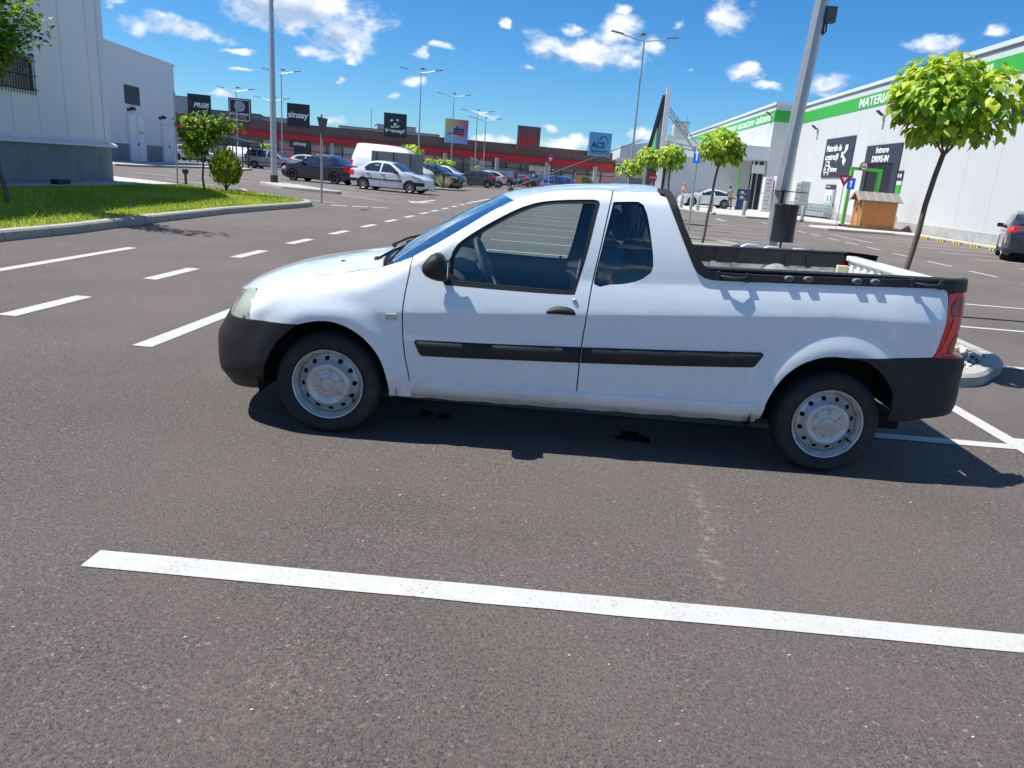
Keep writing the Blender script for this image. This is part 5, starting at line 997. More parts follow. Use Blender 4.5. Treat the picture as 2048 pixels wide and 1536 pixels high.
def sapling(loc,lean,h,branches,n,L,label,seed,trunk=.03,cat='tree'):
    r=random.Random(seed); t=empty('maple_tree',loc,0,label,cat,'young maples on the lawn'); b=MB(); top=Vector((lean[0],lean[1],h))
    pts=[top*(k/7)+Vector((.015*math.sin(k*2),.015*math.cos(k*1.6),0)) for k in range(8)]; b.tube(pts,[trunk*(1.1-.07*k) for k in range(8)],9)
    tips=[]
    for dx,dy,dz,f in branches:
        s0=top*f; e=top+Vector((dx,dy,dz)); mid=(s0+e)/2+Vector((0,0,.1)); b.tube([s0,mid,e],trunk*.45,6,r2=trunk*.12); tips.append((s0,mid,e))
    b.build('trunk',BARK,t,smooth=60); b=MB()
    for k in range(n):
        s0,mid,e=tips[r.randrange(len(tips))]; u=r.uniform(.25,1.08); P=(s0*(1-u)**2+mid*2*u*(1-u)+e*u*u)+Vector((r.gauss(0,.14),r.gauss(0,.14),r.gauss(0,.11)))
        d=Vector((r.gauss(0,1),r.gauss(0,1),r.uniform(-1.0,.1))); nn=Vector((r.gauss(0,.5),r.gauss(0,.5),1)); l=L*r.uniform(.6,1.15); b.mi=0 if r.random()<.22 else (1 if r.random()<.6 else 2); leaf(b,P,d,nn,l,l*1.0,'maple')
    b.build('crown',None,t,fix=False,mats=LF); return t
sapling((-11.64,25.4,.12),(.15,-.3),1.55,[(-.6,0,.35,.8),(-.45,.2,.75,.9),(0,0,.85,.9),(.35,-.1,.75,.9),(.75,0,.75,.85),(.95,.1,.62,.9),(.1,.2,.5,.95),(-.35,-.2,.15,.9),(.3,-.2,.2,.95),(-.1,0,-.15,.85),(-.7,.1,.6,.8)],1500,.14,'young maple with a loose spreading crown standing on the shaded lawn',21,.035)
sapling((-10.5,14.6,.14),(-.35,.1),2.45,[(-.3,0,.9,.8),(.2,0,1.0,.9),(.75,.1,.95,.85),(1.1,-.1,1.1,.9),(1.15,.1,.85,.9),(.8,-.2,.65,.9),(.3,.1,.5,.95),(-.3,.1,.3,.9),(.5,0,1.4,.9),(.0,.1,1.5,.9),(-.5,0,1.3,.9),(.75,.2,1.25,.9),(1.1,-.6,2.3,.9),(1.6,-1.0,2.5,.9),(.6,-.8,2.6,.9),(1.4,-.5,2.9,.9)],2600,.115,'maple reaching in at the top left corner, in front of the barred window',22,.045)  # last branches, above the view, are added for their shadow on the road
def thuja(loc,rx,h,label,seed,n=2600,name='thuja_bush',mats_=None):
    r=random.Random(seed); t=empty(name,loc,0,label,'bush'); b=MB(); b.tube([(0,0,0),(0,0,h*.25)],.05,8)
    for k in range(6): a=k*1.05; b.tube([(0,0,.05),(math.cos(a)*rx*.45,math.sin(a)*rx*.45,h*.3)],.018,6)
    b.build('stem',BARK,t); b=MB()
    lob=[(0,0,.5,1.)]+[(math.cos(i*1.3)*.25,math.sin(i*1.3)*.25,.35+.07*(i%4),.72) for i in range(7)]
    for k in range(n):
        lo=lob[r.randrange(8)]; a=r.uniform(0,6.283); zz=r.uniform(-.9,1); q=math.sqrt(1-zz*zz)*(1-.35*max(0,zz)); rad=r.uniform(.6,1)**.5*lo[3]
        P=Vector((rx*(lo[0]+rad*q*math.cos(a)),rx*(lo[1]+rad*q*math.sin(a)),h*(.52+(lo[2]-.5)*.6+.47*rad*zz)));
        if P.z<h*.06: continue
        d=Vector((q*math.cos(a)*.35+r.gauss(0,.12),q*math.sin(a)*.35+r.gauss(0,.12),1)); nn=Vector((math.cos(a),math.sin(a),.3))
        l=h*r.uniform(.08,.15); b.mi=0 if r.random()<.35 else (1 if r.random()<.6 else 2); leaf(b,P,d,nn,l,l*.38,'blade'); leaf(b,P,d+Vector((r.gauss(0,.3),r.gauss(0,.3),0)),nn.cross(Vector((0,0,1))),l,l*.3,'blade')
    b.build('foliage',None,t,fix=False,mats=mats_ or [mat('thuja_tip',(.42,.48,.04),.6,var=.3,vs=5,trans=.3),mat('thuja_green',(.20,.29,.03),.6,var=.3,vs=5,trans=.25),mat('thuja_dark',(.09,.15,.025),.6,trans=.2)]); return t
thuja((-11.65,27.2,.13),.55,1.42,'round golden-green thuja bush standing in the sun at the lawn edge',31)
thuja((-9.4,58.0,.1),.38,1.32,'yellow-green conical thuja beside the front of the white saloon',32,900)
thuja((-34.4,72.5,.1),.75,2.0,'dark thuja left of the pair beyond the warehouse wing',33,700)
thuja((-33.2,71.5,.1),.85,2.15,'dark thuja right of the pair, behind the lawn maple',34,700)
gm=[mat('plume_pale',(.52,.50,.36),.8,trans=.3),mat('plume_green',(.22,.28,.10),.8,trans=.3)]
gr_=MB(); r=random.Random(9)
for k in range(260): a=r.uniform(0,6.28); s_=r.uniform(.1,.75); e=Vector((math.cos(a)*s_,math.sin(a)*s_,r.uniform(.5,1.0))); gr_.mi=0 if r.random()<.6 else 1; leaf(gr_,Vector((math.cos(a)*.1,math.sin(a)*.1,0)),e,Vector((-math.sin(a),math.cos(a),0)),e.length,.05,'blade')
tag(gr_.build('ornamental_grass',None,None,fix=False,mats=gm,loc=(-8.0,55.4,.1)),'pale feathery ornamental grass clump beside the black car wheel','ornamental grass')
# ---------------------------------------------------------------- lamp posts, signs, street furniture
def lamp(loc,H,label,yaw=0,name='lamp_post',r0=.095,arms=True):
    t=empty(name,loc,yaw,label,'lamp post'); b=MB(); b.lathe([(.16,0),(.16,.02),(r0,.02),(r0*.95,.3),(r0*.45,H)],12); b.build('pole',GALV,t,smooth=40)
    if arms:
        for s_ in (-1,1):
            b=MB(); b.tube([(0,0,H),(s_*.5,0,H+.06),(s_*1.5,0,H+.28)],.035,6); b.build('arm',GALV,t); b=MB(); b.box(-.38,.38,-.13,.13,-.03,.03,Matrix.Translation((s_*1.75,0,H+.34))@Matrix.Rotation(R(-8)*s_,4,'Y')); b.build('lamp_head',mat('lamp_head_grey',(.20,.21,.22),.5),t,bevel=.01)
        b=MB(); b.tube([(0,0,H-.1),(0,.15,H+.25),(0,.5,H+.45)],.03,6); b.box(-.16,.16,.3,.95,H+.42,H+.5); b.build('lamp_head',mat('lamp_head_grey',(.20,.21,.22),.5),t)
    return t
lamp((-14.25,39.0,.13),14,'tall straight lamp post on the small concrete island, its head out of the picture',0,r0=.17)
b=MB(); b.lathe([(.185,0),(.185,.35)],12); b.build('black_base',BLKM,[o for o in bpy.data.objects if o.name=='lamp_post'][0])
for x,y,H,lb in ((-13.7,76.7,10,'lamp post with three arms rising behind the white van, left of the rainbow sign'),(-31.1,87.8,10,'lamp post just right of the near tall pole, left of the plain black sign'),(-13.5,99,10,'lamp post standing directly in front of the rainbow sign'),(-10.5,99.3,8.3,'lamp post right of the rainbow sign, the taller of two close together'),(-9.6,101.4,7.64,'lamp post right of the rainbow sign, the lower of two close together'),(-36.9,89.6,7.9,'far lamp post in front of the sign with the round emblem'),(-33.5,91.4,7.3,'far lamp post half behind the near tall pole'),(4.75,50.5,10,'tall lamp post with three dark heads rising behind the pickup roof')):
    lamp((x,y,0),H,lb,rnd.uniform(-.15,.15),r0=.10)
# the near galvanised pole carrying the litter bin
NP=empty('galvanised_pole',(3.17,11.2,.12),0,'thick galvanised steel pole behind the pickup bed with a black bin strapped to it','pole')
b=MB(); pr=[(.155,0),(.155,.02),(.105,.02),(.10,.3),(.072,9.0)]
n=8; v=[];f=[]
for r_,h in pr: v+=[(r_*math.cos(2*math.pi*(j+.5)/n)+h*.0,r_*math.sin(2*math.pi*(j+.5)/n),h) for j in range(n)]
for i in range(len(pr)-1): f+=[(i*n+j,i*n+(j+1)%n,(i+1)*n+(j+1)%n,(i+1)*n+j) for j in range(n)]
b.add([(x+h*.052,y,h) for x,y,h in v],f); b.build('pole',GALV,NP)
b=MB(); b.box(.28,.42,-.07,.07,3.72,3.92); b.build('junction_box',mat('camera_grey',(.09,.10,.11),.5),NP,bevel=.01)
b=MB(); b.tube([(.32,0,3.72),(.33,0,3.62),(.29,0,3.57),(.25,0,3.60)],.012,6); b.box(.24,.29,-.05,.05,3.58,3.88); b.build('cable_bracket',BLKM,NP)
BN=empty('litter_bin',(3.33,11.08,.0),0,'black cylindrical litter bin with a flat lid strapped to the galvanised pole','litter bin')
BB=mat('bin_black',(.020,.020,.023),.42,var=.2,bump=.12,bs=18)
b=MB(); b.lathe([(.0001,.90),(.155,.90),(.165,.905),(.167,.93),(.163,.95),(.163,1.36),(.170,1.37),(.172,1.42),(.160,1.43),(.155,1.40),(.155,.93)],32); b.build('bucket',BB,BN,smooth=40)
for z in (.955,1.385):
    for k in range(10): a=k*.628; b=MB(); b.ball((.168*math.cos(a),.168*math.sin(a),z),.008,n=6); b.build('rivet',BLKM,BN)
b=MB(); b.prism([(-.20,-.16),(.22,-.16),(.22,.12),(-.20,.12)],1.60,1.612,'z',Matrix.Translation((0,0,0))); b.build('lid',BLKM,BN)
b=MB(); b.box(-.09,-.06,.02,.05,1.3,1.62); b.build('lid_stay',BLKM,BN)
for z in (.97,1.36): b=MB(); b.box(-.15,-.09,.0,.16,z,z+.03); b.build('bracket',BLKM,BN)
b=MB(); b.tube([(0,0,.9),(0,0,.80),(.03,0,.76)],.014,6); b.build('latch_pin',BLKM,BN)
for x,y,lb in ((2.86,10.9,'left galvanised hoop guarding the foot of the pole'),(3.12,10.75,'middle galvanised hoop guarding the foot of the pole'),(3.50,10.75,'right galvanised hoop guarding the foot of the pole')):
    b=MB(); b.tube([(-.16,0,0),(-.16,0,.62),(-.13,0,.69),(-.06,0,.725),(.06,0,.725),(.13,0,.69),(.16,0,.62),(.16,0,0)],.026,10); tag(b.build('guard_hoop',mat('pale_galvanised',(.5,.56,.58),.4,metal=.3),None,smooth=60,loc=(x,y,.1)),lb,'guard hoop','guard hoops')
def pole_sign(name,loc,yaw,h,label,cat,plate,rp=.03,lean=(0,0)):
    t=empty(name,loc,yaw,label,cat); b=MB(); b.tube([(0,.04,0),(lean[0],.04+lean[1],h)],rp,10); b.build('post',GALV,t); plate(t); return t
SRED=mat('sign_red',(.50,.012,.03),.45); SWH=mat('sign_white',(.8,.8,.8),.45); SBL=mat('sign_blue',(.01,.11,.60),.4); SBK=mat('sign_back',(.045,.05,.055),.5,metal=.3)
def tri(p,cx,cz,s,mt,y0,y1,name='plate'): b=MB(); b.prism(rounded([(cx-s,cz+s*.58),(cx+s,cz+s*.58),(cx,cz-s*1.15)],s*.1,3),y0,y1,'y'); return b.build(name,mt,p)
def yieldp(z,s=.42,back=False):
    def f(t):
        tri(t,0,z,s,SBK if back else SRED,-.0,.012)
        if not back: tri(t,0,z+.02*s,s*.86,SRED,-.004,-.001,'inner_red'); tri(t,0,z+.01,s*.42,SWH,-.008,-.004,'white_centre')
    return f
pole_sign('yield_sign',(-7.55,25.0,.1),R(82),2.75,'triangular road sign seen edge-on from behind on the tip of the lawn','road sign',yieldp(2.42,.40,True),.035)
pole_sign('yield_sign',(14.45,39.25,.13),R(-8),2.55,'red give-way triangle on a thin post at the tip of the store pavement','road sign',yieldp(2.42,.33),.025)
pole_sign('yield_sign',(-.38,40.5,0),R(0),2.6,'red give-way triangle just above the pickup roof, nearer of the two','road sign',yieldp(2.38,.29),.03)
pole_sign('yield_sign',(-.3,62,0),R(0),2.2,'small far give-way triangle right beside the nearer one above the pickup roof','road sign',yieldp(2.0,.20),.025)
pole_sign('yield_sign',(4.55,60,0),R(-20),2.9,'dark back of a triangular sign left of the grey lamp post beyond the roof','road sign',yieldp(2.55,.35,True),.03)
def bluep(z,arrow=True):
    def f(t):
        b=MB(); b.prism(rounded([(-.2,z-.3),(.2,z-.3),(.2,z+.3),(-.2,z+.3)],.03),0,.012,'y'); b.build('plate',SBL,t)
        b=MB(); b.prism([(-.03,z-.2),(.03,z-.2),(.03,z+.05),(.09,z+.05),(0,z+.2),(-.09,z+.05),(-.03,z+.05)],-.004,-.001,'y'); b.build('white_arrow',SWH,t)
    return f
pole_sign('one_way_sign',(16.1,42.7,.13),R(-25),2.65,'blue one-way sign with a white arrow beside the wooden shed','road sign',bluep(2.30),.03)
pole_sign('parking_sign',(5.12,29.0,0),R(-60),3.0,'blue plate on a tall slim post between the catalpa heads','road sign',bluep(2.72),.035)
def noentry(t): b=MB(); b.lathe([(.0001,.01),(.3,.01),(.3,0)],20,Matrix.Translation((0,0,2.0))@Matrix.Rotation(R(90),4,'X')); b.build('plate',SRED,t); text('STOP',t,SWH,(-.24,-.016,1.92),.2,.48)
pole_sign('stop_sign',(6.8,55,0),0,2.3,'red STOP sign in front of the brown timber screen by the entrance','road sign',noentry,.03)
pole_sign('slim_post',(-14.25,28.9,.12),0,3.3,'plain slim leaning post at the corner of the lawn beside the wing','post',lambda t:None,.035,(.05,0))
b=MB(); b.box(-.035,.035,-.035,.035,0,.42); o=empty('service_post',(-14.1,29.3,.12),0,'short red service post with a black head at the foot of the slim post','service post'); b.build('post',mat('dull_dark_red',(.20,.015,.015),.6),o); b=MB(); b.box(-.09,.09,-.08,.08,.42,.58); b.build('head',BLKM,o,bevel=.02)
b=MB(); b.box(-.12,.12,-.25,.35,0,.14); tag(b.build('black_box',BLKM,None,bevel=.03,loc=(-14.45,22.3,.19)),'small black box lying at the foot of the grey plinth','box')
# green height gantry
gt=empty('height_gantry',(16.55,44.1,.13),R(4),'bright green tubular height gantry standing before the drive-in opening','height gantry'); GG=mat('bright_green',(.10,.60,.04),.4)
for x in (0,1.75): b=MB(); b.box(x-.09,x+.09,-.09,.09,0,3.45); b.build('post',GG,gt)
b=MB(); b.box(-.09,1.84,-.08,.08,3.3,3.48); b.build('crossbar',GG,gt)
b=MB(); b.lathe([(.0001,.01),(.26,.01),(.27,0)],24,Matrix.Translation((.62,-.12,3.55))@Matrix.Rotation(R(90),4,'X')); gt.scale=(.93,.93,.93); hs_=b.build('height_limit_disc',SRED,gt); b=MB(); b.lathe([(.0001,.014),(.20,.014)],24,Matrix.Translation((.62,-.12,3.55))@Matrix.Rotation(R(90),4,'X')); b.build('white_face',SWH,hs_); text('2,8m',hs_,BLKM,(.46,-.14,3.48),.15,.32)
# wooden shed on pallet
WD=mat('pine_boards',(.50,.20,.055),.6,var=.25,vs=3,dirt=((.30,.12,.035),9,.5)); WDD=mat('dark_pallet',(.20,.12,.07),.85,var=.3); FELT=mat('grey_felt',(.20,.18,.165),.9)
SH=empty('garden_shed',(16.56,41.75,.25),R(-5),'small honey coloured wooden garden shed with a grey felt gable roof','garden shed'); SH.scale=(.89,.89,.89)
b=MB()
for k in range(13): b.box(0,2.05,0,.045,k*.125,k*.125+.121)
for k in range(13): b.box(0,2.05,1.65,1.70,k*.125,k*.125+.121)
b.box(.01,2.04,.046,1.64,0,.02); b.box(2.0,2.05,.05,1.65,0,1.6); b.build('walls',WD,SH)
b=MB(); b.prism([(0,0),(1.7,0),(1.7,1.6),(.85,2.0),(0,1.6)],0,.04,'x'); b.build('gable_front',WD,SH); b=MB(); b.prism([(0,1.5),(1.7,1.5),(1.7,1.6),(.85,2.0),(0,1.6)],2.01,2.05,'x'); b.build('gable_back',WD,SH)
for a,c in ((0,.0),(0,1.63),(2.0,0.0),(2.0,1.63)): b=MB(); b.box(a-.02,a+.06,c-.02,c+.07,-.02,1.62); b.build('corner_post',mat('pale_pine',(.60,.33,.13),.6),SH)
for s_ in (-1,1): b=MB(); b.prism([(.85,2.06),(.85+s_*1.05,1.56),(.85+s_*1.05,1.52),(.85,2.0)],-.28,2.3,'x'); rf=b.build('roof_side',FELT,SH)
for k in range(6): x=-.25+k*.5; b=MB(); b.prism([(.85,2.075),(-.21,1.565),(-.21,1.55),(.85,2.055)],x,x+.03,'x'); b.build('roof_batten',mat('pale_batten',(.42,.38,.34),.8),SH)
for s_ in (-1,1): b=MB(); b.prism([(.85,2.05),(.85+s_*1.07,1.54),(.85+s_*1.07,1.42),(.85,1.93)],-.31,-.28,'x'); b.build('barge_board',mat('pale_pine',(.60,.33,.13),.6),SH)
dr=MB(); dr.box(-.04,-.005,.35,1.25,.02,1.62); dd=dr.build('door',mat('pine_door',(.58,.30,.10),.6,var=.2,vs=4),SH); b=MB(); b.box(-.05,-.04,.55,1.0,.85,1.35); b.build('window',DRK,dd)
for a in ((.55,1.0,1.09,1.12),(.76,.79,.85,1.35),(.52,.56,.82,1.38),(1.0,1.04,.82,1.38),(.52,1.04,.80,.84),(.52,1.04,1.36,1.40)): b=MB(); b.box(-.065,-.05,*a); b.build('glazing_bar',mat('pale_pine',(.60,.33,.13),.6),dd)
PL=empty('timber_pallet',(16.56,41.75,.13),R(-5),'dark timber pallets under the wooden garden shed','pallet'); PL.scale=(.89,.89,.89)
for k in range(13): b=MB(); b.box(-.7+k*.25,-.7+k*.25+.17,-.25,1.9,.10,.135); b.build('board',WDD,PL)
for y in (-.2,.8,1.75): b=MB(); b.box(-.7,2.45,y,y+.1,.0,.10); b.build('bearer',WDD,PL)
# locker, trolleys, goods
LK=empty('steel_locker',(20.3,55.2,.13),R(-8),'grey-green steel cabinet with a green first aid notice beside the trolleys','cabinet'); b=MB(); b.box(-.62,.5,-.3,.3,0,2.05); b.build('body',mat('grey_green_steel',(.36,.43,.42),.4),LK,bevel=.02); b=MB(); b.box(-.6,.48,-.305,-.3,1.0,1.02); b.build('door_joint',SEAM,LK); b=MB(); b.box(-.1,.42,-.31,-.3,1.2,1.7); nt=b.build('notice',mat('notice_green',(.02,.26,.12),.5),LK)
b=MB(); b.box(.0,.28,-.316,-.31,1.52,1.6); b.box(.0,.08,-.316,-.31,1.3,1.6); b.box(.0,.28,-.316,-.31,1.3,1.36); b.build('pictogram',SWH,nt)
b=MB(); b.box(-.55,-.5,-.34,-.3,.95,1.1); b.build('handle',BLKM,LK)
TRL=mat('trolley_wire',(.42,.47,.48),.4,metal=.5); TG=mat('trolley_green',(.16,.52,.05),.5)
t0=None; rr=random.Random(4)
for k in range(13):
    x,y=18.1+k*.145,59.0-k*.34; lb='trolley at the %s of the nested row by the store wall'%('left end' if k==0 else 'right end') if k in (0,12) else 'nested green-handled shopping trolley in the middle of the row by the store wall'
    if t0 is None:
        t0=empty('shopping_trolley',(x,y,.13),R(24),lb,'shopping trolley','shopping trolleys nested in a row')
        b=MB()
        for q in range(9): xx=-.26+q*.065; b.tube([(xx,-.45,.42),(xx,-.48,.85),],.005,4); b.tube([(xx,-.45,.42),(xx,.42,.50)],.005,4)
        for q in range(8): yy=-.45+q*.12; b.tube([(-.28,yy,.44),(-.29,yy,.88)],.005,4); b.tube([(.28,yy,.44),(.29,yy,.88)],.005,4)
        for z in (.5,.68,.87): b.tube([(-.28,-.47,z),(.28,-.47,z),(.29,.45,z+.05),(-.29,.45,z+.05),(-.28,-.47,z)],.008,5)
        b.build('basket',TRL,t0); b=MB(); b.tube([(-.26,-.4,.15),(-.26,.4,.16),(-.28,.48,.95)],.014,6); b.tube([(.26,-.4,.15),(.26,.4,.16),(.28,.48,.95)],.014,6); b.tube([(-.26,-.4,.15),(.26,-.4,.15)],.014,6); b.build('frame',TRL,t0); b=MB(); b.tube([(-.3,.5,.97),(.3,.5,.97)],.024,8); b.build('handle',TG,t0)
        for sx_,sy_ in ((-.25,-.38),(.25,-.38),(-.25,.38),(.25,.38)): b=MB(); b.lathe([(.0001,-.02),(.06,-.02),(.06,.02),(.0001,.02)],12,Matrix.Translation((sx_,sy_,.06))@Matrix.Rotation(R(90),4,'Y')); b.build('wheel',RUB,t0)
    else: dup(t0,(x,y,.13),R(24),lb)
WB=mat('white_bag',(.66,.64,.64),.6,var=.1,vs=4); PT=mat('pink_print',(.55,.20,.22),.6)
for i,(x,y,z,w,h,lb) in enumerate([(17.0,62.6,.15,.72,1.35,'bottom left white pallet of boxed goods beside the dark side door'),(17.0,62.6,1.55,.70,1.25,'top left white pallet of boxed goods beside the dark side door'),(17.85,62.4,.15,.72,1.35,'bottom right white pallet of boxed goods, half behind the pole'),(17.85,62.4,1.52,.80,1.40,'top right white pallet of boxed goods, half behind the pole'),(19.0,61.4,1.1,.4,1.5,'white and red pallet of goods behind the litter bin')]):
    p=empty('goods_pallet',(x,y,z),0,lb,'pallet of goods'); b=MB(); b.box(-w/2,w/2,-.4,.4,0,h); b.build('load',WB,p,bevel=.03)
    for q in range(4): b=MB(); b.box(-.2+.1*(q%2),.1+.1*(q%2),-.415,-.401,h*.15+q*h*.22,h*.15+q*h*.22+.06); b.build('printed_mark',PT if q%2 else SEAM,p)
for x,y,z,w,h,c,lb in ((20.0,61.6,.13,1.25,.85,(.40,.44,.46),'lower wide light grey crate behind the trolleys'),(20.0,61.6,1.02,1.3,1.68,(.42,.46,.48),'upper wide light grey crate behind the trolleys'),(21.0,63,.13,.5,2.2,(.20,.20,.18),'narrow dark board leaning behind the grey crates')):
    p=empty('crate',(x-.15,y,z),R(-4),lb,'crate'); b=MB(); b.box(-w/2,w/2,-.5,.5,0,h); b.build('body',mat('crate_%d'%int(c[0]*100),c,.6),p,bevel=.02); b=MB(); b.box(-w/2-.02,w/2+.02,-.52,.52,-.04,.0); b.build('base',SEAM,p)
TT=empty('info_totem',(15.0,62,.13),0,'dark blue double totem with white symbols standing before the side door','totem'); b=MB(); b.box(-.5,.5,-.15,.15,0,1.6); b.build('body',mat('totem_blue',(.03,.05,.12),.45),TT,bevel=.02)
for z in (.95,1.32): b=MB(); b.ball((-.18,-.155,z+.05),.07,(1,.1,1),8); b.ball((-.05,-.155,z+.05),.07,(1,.1,1),8); b.build('symbol',SWH,TT); b=MB(); b.box(-.3,.2,-.156,-.15,z-.1,z-.07); b.build('line',SWH,TT)
BO=None
for i,(x,y) in enumerate([(9.2,51.9),(9.4,50.5),(9.9,48.7),(11.75,47.7),(15.6,48.4),(8.85,53.8)]):
    lb=['bollard by the front wheel of the white parked saloon','bollard in front of the white saloon door','bollard before the rear half of the white saloon','bollard left of the dark blue totem','bollard in front of the trolley row','farthest bollard behind the walking woman'][i]
    if BO is None:
        BO=empty('bollard',(x,y,.13),0,lb,'bollard','steel bollards along the pavement edge'); b=MB(); b.lathe([(.11,0),(.11,.86),(.10,.88),(.0001,.885)],16); b.build('tube',mat('bollard_steel',(.40,.41,.40),.45,metal=.3),BO,smooth=40)
        b=MB(); b.lathe([(.16,0),(.16,.015),(.11,.015)],16); b.build('foot_plate',GALV,BO)
    else: dup(BO,(x,y,.13),0,lb)
YEL=mat('stop_yellow',(.70,.45,.02),.6); w0=None
for i,y in enumerate([38.0,36.4,34.9,33.4,31.9]):
    lb='%s yellow and black wheel stop in the row below the store wall'%['farthest','second farthest','middle','second nearest','nearest'][i]
    if w0 is None:
        w0=empty('wheel_stop',(18.45,y,.0),R(90),lb,'wheel stop','wheel stops in the bays by the store wall')
        for q in range(5): b=MB(); b.prism([(-.08,0),(.08,0),(.05,.11),(-.05,.11)],-.28+q*.112,-.28+(q+1)*.112,'x'); b.build('block',YEL if q%2==0 else RUB,w0)
    else: dup(w0,(18.45,y,0),R(90),lb)
# trolley shelter (dark frame) left, glazed shelter, white fence panels far away
for nm,lo,yw,L,D_,H,lb in (('trolley_shelter',(-32.6,74.5,0),R(-14),3.4,2.2,2.75,'dark framed trolley shelter behind the silver people carrier'),('trolley_shelter',(-8.9,80,0),R(4),1.0,3.0,2.7,'pale framed shelter beyond the black car')):
    t=empty(nm,lo,yw,lb,'shelter'); mm=BLKM if 'dark' in lb else mat('pale_frame',(.5,.5,.48),.5)
    for q in range(6): b=MB(); b.box(q*L/5-.04,q*L/5+.04,-.04,.04,0,H-.5*q/5); b.build('post',mm,t)
    for q in range(3): b=MB(); b.box(q*L/2-.04,q*L/2+.04,D_-.04,D_+.04,0,H); b.build('post',mm,t)
    b=MB(); b.prism([(-.1,H),(L+.1,H-.5),(L+.1,H-.42),(-.1,H+.08)],-.1,D_+.1,'y'); b.build('roof',mm,t)
    for z in (.5,.9): b=MB(); b.box(0,L,-.02,.02,z,z+.05); b.build('rail',mm,t)
t=empty('site_fence',(-8.8,92,0),R(3),'row of white fence panels in front of the shop windows','fence')
for q in range(4):
    b=MB(); b.box(q*.95,q*.95+.88,-.03,.03,.15,1.75); b.build('panel',mat('fence_white',(.62,.64,.66),.5),t); b=MB(); b.box(q*.95-.05,q*.95-.01,-.04,.04,0,2.0); b.build('post',GALV,t)
b=MB(); b.box(-.05,3.8,-.03,.03,1.9,1.98); b.build('top_rail',GALV,t)
